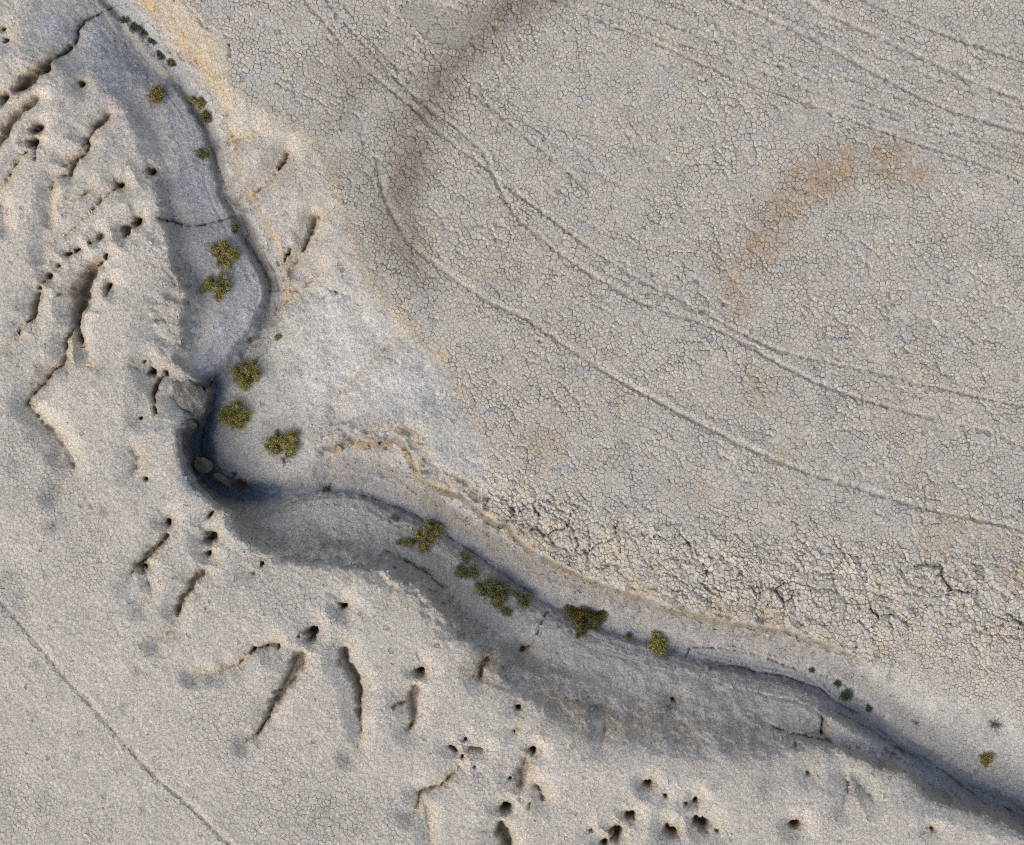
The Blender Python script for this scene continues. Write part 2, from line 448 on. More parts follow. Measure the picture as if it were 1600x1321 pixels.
def carve(pts, depth, edge=3.0, apron=0.0, tan=.8, rough=1.0):
    """pts (x, y, half width) in the photo; steep-sided hole or rill."""
    if apron and len(pts) >= 3 and pts[0][1] < 620:
        pts = [(p[0], p[1], p[2] * .68) for p in pts]
    if apron and len(pts) >= 4 and pts[-1][0] < 620:        # rills thin out down the slope in a wandering tail
        pts = list(pts)
        dx, dy = pts[-1][0] - pts[-2][0], pts[-1][1] - pts[-2][1]
        an = math.atan2(dy, dx)
        tw_ = pts[-1][2]
        for q in range(7):
            an = .8 * an + .2 * 2.1 + rnd.gauss(0, .28)
            tw_ = max(.7, tw_ * .8)
            pts.append((pts[-1][0] + math.cos(an) * 8, pts[-1][1] + math.sin(an) * 8, tw_))
    elif len(pts) == 1 and pts[0][2] > 2.8:                  # holes cave in unevenly
        x, y, r0 = pts[0]
        an = rnd.uniform(1.2, 3.4)
        k = rnd.uniform(.35, .9) * r0
        pts = [(x, y, r0 * .85), (x + math.cos(an) * k, y + math.sin(an) * k, r0 * rnd.uniform(.5, .8)), (x + math.cos(an + .5) * k * 1.7, y + math.sin(an + .5) * k * 1.7, r0 * rnd.uniform(.2, .45))]
    a = np.array(pts, float)
    q = proj(a[:, :2])
    w = a[:, 2]
    if len(q) == 1:
        q = np.vstack([q, q + [[.6, .4]]]); w = np.array([w[0], w[0]])
    # resample with wobble
    P = []
    for i in range(len(q) - 1):
        n = max(1, int(np.hypot(*(q[i + 1] - q[i])) / 5))
        for j in range(n):
            t = j / n
            P.append(list(q[i] + (q[i + 1] - q[i]) * t) + [w[i] + (w[i + 1] - w[i]) * t])
    P.append(list(q[-1]) + [w[-1]])
    P = np.array(P)
    if len(P) > 4:
        P[1:-1, 0] += 1.6 * vnoise(P[1:-1, 0] / 9, P[1:-1, 1] / 9, 71) * rough
        P[1:-1, 1] += 1.6 * vnoise(P[1:-1, 0] / 9, P[1:-1, 1] / 9, 73) * rough
    r = polyfield(P, w.max() * 3 + 34)
    if r is None:
        return
    sl, D, SD, SS, W = r
    ragged = (W * .6 * fbm(UU[sl], VV[sl], 13, 3, 77) + 1.8 * fbm(UU[sl], VV[sl], 5, 2, 79)) * rough
    e = np.minimum(edge, W + .5)
    depth = depth * (1.25 if len(pts) < 4 else 1.05)
    sh = max(0, int(round(.22 * float(w.max()) / STEP)))
    near = D - W * .82 + ragged
    near = np.roll(np.roll(near, sh, 1), -sh, 0)                       # deepest under the upslope rim
    core = 1 - sstep(-e, e * .25, near)
    slack = 1 - sstep(-.9, .25, (D - W * 1.3 + ragged * 1.5) / (W + 2.5))       # caved-in lower side
    thin = sstep(0, 3.5, W)
    DEP[sl] = np.maximum(DEP[sl], thin * np.maximum(depth * core, .42 * depth * slack))
    HOLE_SHADE[sl] = np.maximum(HOLE_SHADE[sl], (1 - sstep(-1.5, 1.2, D - W + ragged)) * min(1, depth / .3))
    if apron:
        ap = 6.5 * apron * (1 - sstep(-.1, 1, D / (W * 2.4 + 24)))
        VAL[sl] = np.maximum(VAL[sl], ap)
    # exposed soil ring, shifted right to paint warm sunlight on the lit rim
    wx = W * .5 + 2.5
    sx = int(round(3.0 / STEP)); sy = int(round(-2.0 / STEP))
    ring = (1 - sstep(0, 1, (D - W) / (W * .7 + 9)))
    ring = np.roll(np.roll(ring, sx, 1), sy, 0) * (.55 + .45 * fbm(UU[sl], VV[sl], 18, 2, 83))
    RIMT[sl] = np.maximum(RIMT[sl], ring * tan)


def rut(pts, width, depth, berm, side=1, press=1.0):
    width = width * .62; depth = depth * .42
    q = proj(pts)
    P = []
    for i in range(len(q) - 1):
        n = max(1, int(np.hypot(*(q[i + 1] - q[i])) / 12))
        for j in range(n):
            t = j / n
            P.append(q[i] + (q[i + 1] - q[i]) * t)
    P.append(q[-1])
    P = np.array(P)
    for _ in range(4):                                       # smooth curve of a rolling wheel
        P[1:-1] = .25 * P[:-2] + .5 * P[1:-1] + .25 * P[2:]
    r = polyfield(P, width * 4 + 6)
    if r is None:
        return
    sl, D, SD, SS, W = r
    d = D * SD
    vary = .85 + .35 * vnoise(SS / 80, SS * 0 + width, 87) + .2 * vnoise(SS / 14, SS * 0 + 3, 89)
    ends = sstep(0, 60, SS) * 1.0
    t = -d                                                    # steep on the near side, easing out on the far side
    prof = -depth * sstep(-width * .42, 0, t) * (1 - sstep(0, width * 1.5, t))
    b = .35 * berm * np.exp(-((t - width * 2.2) / (width * .9)) ** 2)
    RUTC[sl] = np.maximum(RUTC[sl], (1 - sstep(width * .15, width * .55, np.abs(t + .05 * width))) * np.clip(vary, .2, 1) * min(1, depth / .022 + .25))
    RUTZ[sl] += (prof + b) * np.clip(vary, .1, 1.5)
    RUT[sl] = np.maximum(RUT[sl], (1 - sstep(width * .4, width * .65, D)) * press * .55 * np.clip(vary + .2, 0, 1))


# --- erosion pipes and rills on the west bank (photo survey)
H = [  # x, y, radius, depth
 (125,130,5,.3),(212,345,8,.45),(193,357,10,.25),(151,368,6,.15),(136,379,2.5,.2),(117,387,4.5,.3),(102,395,5,.3),(86,413,4.5,.3),(72,429,4.5,.28),(64,439,3,.2),(59,448,3.5,.25),
 (162,398,5,.35),(167,444,4.5,.35),(233,581,6,.4),(224,564,3,.25),(257,582,3.5,.3),(233,266,5.5,.35),(228,262,3,.2),(56,199,8,.3),(52,220,7,.35),(9,62,4,.2),(5,45,4,.2),
 (3,150,10,.35),(66,103,9,.45),(185,286,5,.3),(321,805,4,.25),(364,811,3,.25),(225,748,2.5,.2),(219,654,4,.25),(261,815,5,.3),(408,882,3.2,.3),(395,897,3,.12),
 (327,841,9,.35),(323,868,6,.3),(535,949,6.5,.5),(487,991,12,.5),(465,995,2.5,.15),(657,1050,9,.6),(809,1107,3.8,.5),(807,1138,2.4,.3),(803,1144,2.6,.3),(727,1157,3,.3),
 (723,1183,3.4,.3),(742,1199,2,.2),(833,1174,5,.45),(796,1217,2.6,.3),(812,1248,2,.2),(789,1264,8,.45),(1014,1228,5.5,.4),(1007,1219,2,.25),(1040,1244,3,.35),(1074,1257,2.8,.35),
 (1089,1253,4.5,.35),(987,1278,6.5,.5),(985,1257,2,.25),(976,1282,2,.25),(964,1304,12,.42),(945,1320,6,.35),(1050,1300,9.5,.4),(1097,1289,12.5,.45),(1121,1300,4,.2),(1245,1292,7,.55),
 (1264,1210,2.2,.25),(923,1299,2.2,.25),(1457,1296,2.6,.35),(434,1010,4,.2),(416,1011,4.5,.22),(396,1015,4,.25),(817,1015,5,.2),(1286,1147,4,.35),(1053,1094,4.5,.2),
 (449,395,4,.3),(278,432,2,.1),(225,886,5,.3),
]
for (x, y, r, d) in H:
    carve([(x, y, r)], d * 1.15, edge=max(1.6, r * .3), apron=.035 if r > 4 else .015)
carve([(48,118,13),(36,126,15),(24,136,11)], .42, 5, .04)
carve([(172,10,1.5),(150,20,2.5),(127,29,3.5),(119,45,4),(114,64,4.5),(101,77,4.5),(77,91,4)], .4, 3, .03, .2)
carve([(77,91,4),(62,104,7),(52,112,9)], .4, 3, .03)
carve([(53,154,6),(34,168,9),(16,184,9),(4,204,8),(-20,240,6)], .3, 4, .05)
carve([(52,222,4),(52,231,3),(38,238,3),(29,241,3),(21,260,3),(10,278,3),(-4,300,2)], .2, 3, .03)
carve([(53,228,2.5),(54,250,2)], .16, 2)
carve([(168,177,5),(156,188,6),(146,201,5),(137,212,3)], .26, 3.5, .03)
carve([(132,216,5),(138,226,4.5),(131,238,3.5),(117,246,4),(110,262,3.5),(108,272,3),(84,276,2),(79,291,2)], .28, 3, .04)
carve([(117,248,2),(100,256,2),(92,262,1.5)], .12, 2)
carve([(183,288,5),(172,298,3),(156,307,3.5),(143,326,3),(135,333,2.5),(117,353,2),(98,366,2)], .16, 3, .03)
carve([(140,294,3.5),(130,302,3.5),(117,310,3),(100,318,2.2),(88,324,1.5)], .13, 3, .02)
carve([(152,409,5),(141,414,9),(134,428,15),(127,446,18),(121,466,18),(117,482,15),(116,496,9)], .5, 8, .05)
carve([(115,500,5),(110,512,4.5),(99,528,4),(97,554,4),(93,570,3.5),(77,578,3.5),(64,597,3.5),(45,618,4),(38,631,4),(53,649,3),(69,666,2)], .2, 3, .04)
carve([(97,553,2),(105,563,2),(103,578,2),(106,592,1.5)], .1, 2)
carve([(100,566,2),(130,572,2),(152,575,2)], .05, 3)
carve([(55,458,5),(51,472,8),(48,488,7),(44,498,4),(36,505,3),(29,513,3),(19,528,2)], .28, 3.5, .03)
carve([(46,498,2),(46,516,1.5)], .14, 2)
carve([(166,448,3),(163,462,2)], .16, 2)
carve([(86,460,2),(93,457,2)], .1, 2)
carve([(204,571,2),(216,579,2)], .12, 2)
carve([(254,586,2.5),(244,599,2.5),(239,616,4.5),(240,630,2),(242,648,2)], .35, 2)
carve([(246,340,6),(258,344,5),(270,346,3),(291,353,2.5),(318,350,2.5),(345,343,2),(363,338,2)], .26, 2.5, .02, .2)
carve([(240,267,1.6),(266,269,1.4),(310,256,1.2)], .1, 2, 0, .1)
carve([(206,706,6),(210,718,12),(208,732,7)], .1, 9, .02)
carve([(69,668,6),(85,688,6),(103,708,5),(111,731,4)], .06, 5, .03)
carve([(108,725,2),(113,733,1.6)], .14, 2)
carve([(256,839,5),(247,850,5.5),(236,862,5.5),(228,871,4.5)], .28, 3, .02)
carve([(212,884,4),(219,887,3.5),(222,896,2.5),(227,903,2)], .2, 2.5, .02)
carve([(315,896,4.5),(306,903,4.5),(299,909,4.5),(296,920,4),(284,932,4.5),(278,946,4.5),(277,968,2)], .22, 3, .03)
carve([(468,1028,8),(463,1038,10.5),(455,1055,9),(446,1070,7),(433,1088,6.5),(421,1106,6.5),(417,1124,4)], .3, 5, .03)
carve([(536,1016,7),(538,1030,8),(542,1042,7),(551,1053,6),(557,1066,6),(560,1082,6),(560,1098,5),(560,1112,4),(563,1134,2)], .3, 5, .03)
carve([(432,1009,3),(416,1011,3),(396,1015,2.5),(384,1027,2.5),(370,1039,2.5),(352,1044,2)], .16, 2.5, .03)
carve([(648,1078,5),(643,1092,8),(645,1110,6),(645,1128,3.5),(638,1141,3)], .2, 4, .03)
carve([(640,1096,4),(628,1098,3.5),(618,1103,3),(612,1108,2)], .12, 3)
carve([(702,1168,2.5),(708,1172,3),(714,1176,2)], .22, 2, .02)
carve([(732,1172,4),(744,1174,5),(753,1174,3)], .14, 4, .02)
carve([(718,1202,3.5),(706,1213,3),(690,1227,3),(670,1234,3),(654,1241,3.5),(653,1257,3),(650,1270,2),(640,1275,1.5)], .13, 3, .03)
carve([(660,1248,2.5),(665,1260,2.5),(669,1284,2.5),(671,1318,2)], .07, 3, .02)
carve([(820,1190,7),(815,1212,10),(812,1228,8)], .15, 8, .02)
carve([(835,1226,3),(842,1234,3),(848,1250,2.5)], .13, 2.5, .02)
carve([(828,1254,2),(826,1266,1.5)], .2, 2)
carve([(783,1292,6),(782,1304,10),(790,1318,8),(795,1335,5)], .35, 5, .03)
carve([(748,1060,4),(751,1052,4),(753,1040,5),(760,1032,6)], .25, 3, .02)
carve([(730,1062,1.5),(742,1056,2)], .1, 2)
carve([(620,527,3),(594,553,4),(568,579,4),(544,601,3.5),(531,617,3),(527,643,2.5),(518,664,2),(510,691,2)], .05, 3.5, .02, .3)
carve([(600,556,2),(618,566,2),(628,571,1.5)], .06, 2, 0, .1)
carve([(446,238,4),(443,250,5),(434,262,6),(426,271,5),(420,279,4)], .22, 5, .04)
carve([(490,338,4),(487,350,7),(483,362,8),(478,371,5)], .26, 5, .04)
carve([(508,325,2),(498,338,3),(490,350,3)], .12, 4, .02)
carve([(452,388,3),(447,397,4),(443,408,3)], .3, 2, .02)
carve([(502,420,2),(492,432,3),(476,447,3),(462,456,2.5)], .09, 4, .02)
carve([(355,222,3),(390,212,4),(402,200,3)], .05, 6, .02)
carve([(500,444,2),(520,455,2.5),(545,463,2),(562,476,1.6)], .1, 2.5, 0, .2)
carve([(856,957,2.5),(848,972,2),(840,992,2),(834,1004,2.2),(822,1015,3)], .14, 2, 0, .1)
carve([(1080,1011,1.8),(1072,1026,1.8)], .18, 2, 0, 0)
carve([(1284,1118,2),(1286,1130,2.5),(1285,1145,3)], .2, 2.5, 0, .1)
carve([(945,1118,3),(948,1132,4),(944,1150,4),(940,1166,2)], .07, 5, .02, .2)
carve([(1320,1212,4),(1326,1228,5),(1322,1245,4),(1318,1262,3)], .08, 4, .02, .2)
carve([(1335,1215,3),(1348,1232,4),(1366,1252,3)], .05, 5, .02, .1)
carve([(270,680,1.4),(273,694,1.6),(279,708,1.4)], .2, 1.6, 0, 0)
for ln in ([(563,690,2),(572,698,2.5),(583,703,1.8)], [(538,691,2),(552,685,2.5),(560,686,2)], [(590,694,2.5),(597,690,2.5),(606,683,2)],
           [(618,682,1.8),(632,690,2),(640,708,1.8),(652,727,1.8)], [(660,726,1.8),(672,732,1.8),(684,736,1.4)],
           [(716,752,2),(728,748,2),(742,745,2.2),(752,738,2),(766,737,2),(778,744,2)], [(709,700,1.5),(711,730,1.5),(712,752,1.5)],
           [(766,748,1.5),(772,762,1.5),(770,776,1.5)], [(742,700,1.6),(757,704,1.8),(766,711,1.6)],
           [(784,780,2),(800,783,2.2),(811,790,2)], [(299,14,2),(318,42,2.4),(338,50,2.6),(355,55,2.8),(361,80,2.6),(352,112,2)],
           [(822,810,2),(838,818,2),(846,830,1.6)], [(900,858,1.6),(912,872,1.8)], [(1110,870,2),(1140,868,2),(1170,880,2)],
           [(1015,846,2),(1030,850,2.2),(1042,855,1.6)], [(1120,848,2),(1148,846,2.2),(1160,862,2)]):
    carve([(x, y, w_ * (.55 if y > 760 else .8)) for x, y, w_ in ln], .05 if ln[0][1] > 760 else .1, 1.6, .0, .15)
def cluster(p, Lc, seed_):
    """which larger slab a point belongs to (coarse cells with a wandering border)."""
    x = p[:, 0] + 7 * vnoise(p[:, 0] / 18, p[:, 1] / 18, seed_)
    y = p[:, 1] + 7 * vnoise(p[:, 0] / 18, p[:, 1] / 18, seed_ + 1)
    gx = np.floor(x / Lc).astype(int); gy = np.floor(y / Lc).astype(int)
    best = np.full(len(p), 1e18); bid = np.zeros(len(p), int)
    for i in (-1, 0, 1):
        for j in (-1, 0, 1):
            cx_, cy_ = gx + i, gy + j
            h = (cx_ * 7349 + cy_ * 9151 + seed_ * 31) & 4095
            jx = (_vals[_perm[h]] * .45 + .5); jy = (_vals[_perm[(h + 777) & 4095]] * .45 + .5)
            dd = ((cx_ + jx) * Lc - x) ** 2 + ((cy_ + jy) * Lc - y) ** 2
            m = dd < best
            best = np.where(m, dd, best); bid = np.where(m, cx_ * 100003 + cy_, bid)
    return bid



def crack_net(Lc, sd, width):
    ids = cluster(np.stack([UU.ravel(), VV.ravel()], 1), Lc, sd).reshape(UU.shape)
    ed = np.zeros(UU.shape)
    ed[:, :-1] = np.maximum(ed[:, :-1], ids[:, :-1] != ids[:, 1:])
    ed[:-1] = np.maximum(ed[:-1], ids[:-1] != ids[1:])
    return np.clip(blur(ed, width) * (2.2 if width else 1.0), 0, 1)


patchy = sstep(-.15, .35, fbm(UU, VV, 60, 3, 321) + .35 * fbm(UU, VV, 14, 2, 323))
NET = crack_net(44, 9, 0) * np.clip(slump * 1.3, 0, 1) * (.45 + .55 * patchy)
NET2 = crack_net(25, 5, 0) * np.clip(slump + .7 * band2, 0, 1) * (.3 + .7 * patchy)
NET3 = crack_net(21, 5, 0) * flat_s * sstep(-.1, .4, fbm(UU, VV, 40, 2, 325) + .8 * fbm(UU, VV, 12, 2, 327))
Z -= .11 * NET + .06 * NET2 + .030 * NET3
rc = random.Random(77)
chn = chan[:, :2]
for k in range(100):                                         # ledges of silt cut along the flow
    i0 = rc.randint(2, len(chn) - 14)
    n = rc.randint(5, 12)
    off = rc.gauss(0, 15)
    pts = []
    wmax = rc.uniform(.4, 1.1)
    for q in range(n):
        a_, b_ = chn[i0 + q - 1], chn[min(len(chn) - 1, i0 + q + 1)]
        l_ = max(1e-6, math.hypot(*(b_ - a_)))
        off += rc.gauss(0, .8)
        k_ = CAM_H / (CAM_H + 1.3)
        pu = chn[i0 + q][0] - (b_[1] - a_[1]) / l_ * off; pv = chn[i0 + q][1] + (b_[0] - a_[0]) / l_ * off
        pts.append((CX + (pu - CX) * k_, CY + (pv - CY) * k_, wmax * math.sin(math.pi * (q + .6) / (n + .2))))
    carve(pts, .06 if k % 2 else .035, 1.6, 0, 0, .6)
_rim2 = dense([p for p in LINES['bank_rim'] if p[0] < 1345], 7)
for k in range(110):                                         # tension cracks behind the crumbling edge
    i0 = rc.randint(1, len(_rim2) - 9)
    seg = offset_line(_rim2[i0:i0 + rc.randint(4, 8)], -abs(rc.gauss(0, 11)) + 1, 0)
    wmax = rc.uniform(.6, 1.3)
    carve([(p[0] + rc.gauss(0, 1.2), p[1] + rc.gauss(0, 1.2), wmax * math.sin(math.pi * (q + .6) / (len(seg) + .2))) for q, p in enumerate(seg)], .09, 1.5, 0, .2)
_rim3 = dense(LINES['right_rim'], 7)
for k in range(34):
    i0 = rc.randint(1, len(_rim3) - 9)
    seg = offset_line(_rim3[i0:i0 + rc.randint(4, 8)], rc.uniform(-9, 3), 0)
    wmax = rc.uniform(.6, 1.3)
    carve([(p[0] + rc.gauss(0, 1.2), p[1] + rc.gauss(0, 1.2), wmax * math.sin(math.pi * (q + .6) / (len(seg) + .2))) for q, p in enumerate(seg)], .09, 1.5, 0, .2)
for ln in ([(366,343,1.2),(387,386,1.5),(406,411,1.5),(421,441,1.5),(421,463,1.5),(408,490,1.2)], [(404,384,1),(428,424,1.3),(436,456,1.3),(430,490,1)],
           [(326,228,1.4),(335,242,1.6),(343,268,1.6),(351,294,1.4),(361,320,1.2)], [(1083,1012,1.2),(1130,1012,1.3),(1180,1022,1.3),(1230,1040,1.3),(1262,1056,1)],
           [(1110,1045,1.5),(1150,1040,1.5),(1177,1050,1.8),(1218,1055,1.8),(1252,1066,1.6),(1281,1076,1.6),(1302,1095,1.5),(1340,1115,1.4)],
           [(1270,1050,1),(1300,1060,1.2),(1330,1078,1.2),(1342,1094,1)], [(1310,1115,1.2),(1360,1140,1.4),(1400,1170,1.4),(1428,1182,1.2)],
           [(1440,1182,1.2),(1485,1214,1.4),(1530,1250,1.4),(1580,1282,1.2)], [(560,772,1.2),(611,790,1.4),(650,806,1.4),(690,832,1.4),(740,864,1.4),(800,906,1.2)],
           [(700,838,1.2),(760,878,1.2),(830,928,1.2)], [(1330,1172,1.5),(1290,1160,2),(1250,1150,1.5),(1190,1132,1.5)],
           [(600,860,1.5),(640,880,2),(668,897,2),(690,918,1.8)], [(1105,1003,1),(1160,1010,1),(1220,1026,1)], [(1080,1024,1),(1120,1034,1),(1165,1048,1)]):
    carve([(x, y, w_ * 1.35) for x, y, w_ in ln], .15, 1.8, 0, 0, .7)
Z -= DEP + VAL * (1 - flat_s)
print('carved', round(time.time() - T0, 1))

# --- wheel ruts
rut([(-140,812),(0,942),(27,974),(53,1002),(106,1068),(148,1111),(180,1149),(225,1199),(254,1228),(291,1257),(331,1294),(358,1321),(460,1430)], 9, .045, .03, -1)
rut([(20,950),(62,1002),(110,1062)], 4, .015, .008, -1, .5)
rut([(165,985),(205,1035),(250,1110),(300,1180)], 4, .012, .01, -1, .4)
rut([(120,760),(150,800),(180,850)], 5, .012, .008, -1, .4)
rut([(1300,-30),(1350,3),(1424,37),(1498,64),(1600,98),(1750,145)], 7, .035, .012, -1)
rut([(1150,-60),(1246,0),(1307,29),(1379,64),(1445,95),(1511,127),(1600,159),(1750,205)], 8, .05, .04, -1)
rut([(1050,-40),(1127,0),(1225,41),(1300,79),(1365,115),(1418,144),(1471,170),(1551,195),(1600,210),(1750,250)], 8, .035, .04, -1)
rut([(1120,-15),(1180,8),(1286,53),(1380,92),(1500,138),(1600,172)], 4, .02, .01, -1)
rut([(840,-10),(925,28),(1000,58),(1075,92),(1150,126),(1225,150),(1337,193),(1431,225),(1517,252),(1600,286),(1750,340)], 6, .028, .016, -1)
rut([(880,-15),(1000,24),(1075,49),(1150,79),(1225,109),(1300,139),(1394,176),(1506,214),(1600,244),(1750,290)], 5, .026, .012, -1)
rut([(860,-5),(1000,50),(1131,90),(1262,142),(1375,178),(1500,222),(1600,256)], 4, .02, .01, -1)
rut([(980,-20),(1100,30),(1220,85),(1330,125),(1450,172)], 4, .018, .01, -1)
rut([(440,-40),(475,0),(512,45),(569,109),(610,142),(655,178),(677,202),(711,229),(756,262),(805,304),(850,334),(906,379),(962,416),(1010,446),(1085,480),(1142,514),(1210,548),(1300,570),(1356,580),(1431,599),(1525,621),(1600,636),(1750,665)], 7, .04, .022, -1)
rut([(500,-10),(524,22),(569,71),(610,116),(640,146),(670,172),(711,199),(760,245)], 7, .035, .02, -1)
rut([(530,0),(560,40),(600,90),(640,130)], 5, .022, .012, -1)
rut([(590,0),(610,19),(644,53),(685,98),(737,146),(779,180),(850,240),(920,300)], 7, .028, .02, -1, .8)
rut([(760,255),(800,337),(871,397),(935,439),(1010,480),(1085,502),(1142,526),(1210,566),(1255,591),(1319,617),(1394,640),(1487,662),(1544,677),(1600,700),(1750,760)], 8, .045, .03, -1)
rut([(587,250),(595,300),(614,345),(632,376),(670,409),(711,439),(760,472),(815,496),(879,540),(935,577),(1000,615),(1075,655),(1135,685),(1187,711),(1244,734),(1311,756),(1375,775),(1431,794),(1487,805),(1544,816),(1600,831),(1750,880)], 9, .05, .045, -1)
rut([(1200,-20),(1290,25),(1380,70),(1480,118),(1600,165)], 4, .016, .01, -1, .5)
rut([(930,-10),(1040,30),(1150,66),(1280,118),(1400,168),(1520,208),(1640,246)], 4, .018, .01, -1, .5)
rut([(1360,-15),(1450,22),(1560,60),(1680,100)], 4, .018, .01, -1, .5)
rut([(545,60),(600,118),(660,168),(720,215),(800,290)], 4, .018, .01, -1, .5)
rut([(640,40),(720,110),(800,175),(900,250),(1000,310)], 4, .016, .01, -1, .5)
rut([(830,320),(900,372),(980,415),(1080,462),(1170,508),(1260,550),(1380,578)], 4, .02, .01, -1, .5)
rut([(1150,520),(1250,562),(1350,592),(1480,628),(1620,665)], 4, .016, .01, -1, .5)
rut([(1240,-20),(1330,18),(1430,62),(1540,104),(1660,146)], 4, .016, .01, -1, .5)
rut([(1060,-20),(1170,28),(1280,76),(1380,122),(1480,160),(1620,204)], 4, .018, .01, -1, .5)
rut([(990,75),(1090,112),(1200,150),(1300,186),(1420,230),(1560,278),(1680,320)], 4, .016, .01, -1, .5)
rut([(640,190),(700,240),(780,310),(860,372),(940,425),(1040,470)], 4, .016, .01, -1, .5)
rut([(660,420),(740,478),(840,530),(940,590),(1050,650),(1160,705),(1300,760)], 4, .016, .01, -1, .5)
rut([(1260,740),(1360,778),(1460,806),(1600,842)], 4, .018, .01, -1, .5)
rut([(782,105),(827,157),(880,202),(960,250)], 5, .02, .012, -1, .6)
rut([(880,330),(965,375),(1029,397),(1090,440),(1160,500)], 5, .022, .015, -1, .6)
Z += RUTZ
print('ruts', round(time.time() - T0, 1))

# ------------------------------------------------------------------ soil colours (base colours of the mud itself)
ALB = np.zeros(UU.shape + (3,))
ALB[:] = (0.402, 0.380, 0.346)


def tint(mask, col, amt=1.0):
    m = np.clip(mask * amt, 0, 1)[..., None]
    ALB[:] = ALB * (1 - m) + np.array(col) * m


n1 = fbm(UU, VV, 140, 4, 101)
n2 = fbm(UU, VV, 40, 3, 103)
n3 = fbm(UU, VV, 16, 2, 105)
tint(west_s, (0.440, 0.412, 0.370))
tint(gully_s, (0.372, 0.362, 0.345))
tint(flat_s * sstep(0, .7, n1 + .3 * n2), (0.392, 0.360, 0.312), .6)
tint(flat_s * sstep(.05, .6, n3 * .6 + n2), (0.41, 0.370, 0.308), .4)
tint(flat_s * sstep(.1, .7, -n1), (0.388, 0.369, 0.340), .7)
# blue-grey clay of stream bed and point bars, with skylit blue painted in
clay = capsule_mask([(165,-60,30),(175,10,26),(235,80,20),(270,130,24),(295,200,30),(310,270,34),(330,340,30),(365,400,34),(385,460,36),(365,530,26),(335,590,22)], 26)
tint(clay, (0.352, 0.364, 0.394), .85)
tint(capsule_mask([(80,40,20),(140,60,25),(190,110,25)], 30), (0.325, 0.340, 0.370), .8)
tint(capsule_mask([(325,610,24),(312,680,30),(318,745,30),(370,770,22),(430,768,15)], 10), (0.085, 0.118, 0.168), .95)  # dark pool clay, with the undercut's shade painted into its colour
tint(capsule_mask([(158,-5,5),(192,44,6),(225,80,6),(258,114,6),(292,150,7),(318,185,8),(336,232,8),(348,276,8),(368,325,9),(394,376,10),(414,412,10),(428,450,9)], 5), (0.330, 0.308, 0.278), .75)
tint(capsule_mask([(500,735,10),(560,744,14),(620,758,15),(690,796,17),(760,840,18),(850,898,20),(950,940,20),(1060,973,20),(1160,994,18),(1260,1018,15),(1330,1052,12),(1400,1105,12),(1500,1170,16),(1600,1225,20)], 12) * np.clip(.85 + .35 * n2, 0, 1), (0.250, 0.244, 0.242), .85)
tint(capsule_mask([(430,768,7),(500,762,6),(560,766,7),(611,786,7),(677,818,8),(749,866,9),(828,924,10),(900,964,11),(1000,1000,10),(1100,1028,12),(1200,1050,13),(1286,1076,13),(1365,1133,14),(1432,1183,17),(1524,1234,26),(1600,1268,32)], 16), (0.205, 0.230, 0.275), .8)
tint(capsule_mask([(520,500,30),(560,560,40),(500,600,40),(640,600,30)], 50), (0.530, 0.518, 0.502), .9)
tint(capsule_mask([(1480,1130,30),(1600,1190,40)], 60), (0.36, 0.355, 0.345), .6)
# darker, browner slopes below the west bank crest
dark = capsule_mask([(395,838,14),(450,852,22),(540,866,24),(620,886,26),(690,940,34),(740,1005,38),(800,1050,44),(880,1095,44),(970,1125,40),(1080,1142,36),(1180,1152,30),(1280,1165,14)], 36)
n5 = fbm(UU, VV, 9, 3, 109)
tint(dark * np.clip(.72 + .6 * n2 + .45 * n3 + .5 * n5, 0, 1), (0.275, 0.238, 0.198), .85)
tint(capsule_mask([(262,420,20),(275,460,26),(268,520,22),(280,580,16),(297,620,14)], 22) * (.8 + .4 * n2), (0.275, 0.255, 0.232), .75)
tint(capsule_mask([(1330,1185,8),(1400,1205,10),(1450,1240,10),(1520,1262,14),(1600,1290,16)], 12), (0.225, 0.212, 0.200), .75)
tint(capsule_mask([(1330,1240,22),(1220,1180,24)], 40) * (.6 + .8 * n2), (0.31, 0.29, 0.275), .6)
# tan crust along the broken right bank, with its warm sunlit edge painted in
rim_tan = capsule_mask([(210,-20,10),(262,40,12),(300,85,12),(340,135,10),(356,180,7),(368,250,6),(380,290,5),(405,322,6),(424,360,6),(440,402,6),(452,440,6),(446,470,6)], 8)
tint(rim_tan * np.clip(.7 + 1.0 * n3 + .6 * fbm(UU, VV, 9, 3, 109), 0, 1), (0.43, 0.315, 0.180), .9)
tint(capsule_mask([(230,-60,30),(280,20,26),(330,80,20),(345,130,14)], 20), (0.42, 0.345, 0.235), .6)
tint(capsule_mask([(366,150,6),(440,187,8),(490,224,8),(520,282,8),(540,342,9),(562,402,9),(600,470,9),(650,522,10),(690,562,11),(718,612,9),(738,660,7)], 12) * (.7 + .6 * n2), (0.43, 0.345, 0.225), .6)
tint(capsule_mask([(400,200,40),(440,260,50),(480,330,50),(500,410,30)], 30), (0.40, 0.365, 0.305), .55)
bank_tan = capsule_mask([(512,698,3),(540,692,4),(575,698,6),(620,692,4),(645,722,4),(662,748,3.5),(698,768,3),(741,789,3),(778,820,3),(804,838,3),(849,872,3),(913,904,3),(970,924,3),(1060,957,3.5),(1150,975,4),(1230,989,4),(1290,1009,3.5),(1340,1030,2)], 4)
tint(crumble * np.clip(.35 + .8 * n2 + .8 * n3, 0, 1), (0.315, 0.262, 0.195), .75)
tint(bank_tan * np.clip(.55 + 1.1 * n3 + .9 * fbm(UU, VV, 9, 3, 109), 0, 1), (0.43, 0.310, 0.170), .95)
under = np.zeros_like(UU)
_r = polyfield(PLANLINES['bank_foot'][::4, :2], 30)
under[_r[0]] = (1 - sstep(2.5, 8, _r[1]))
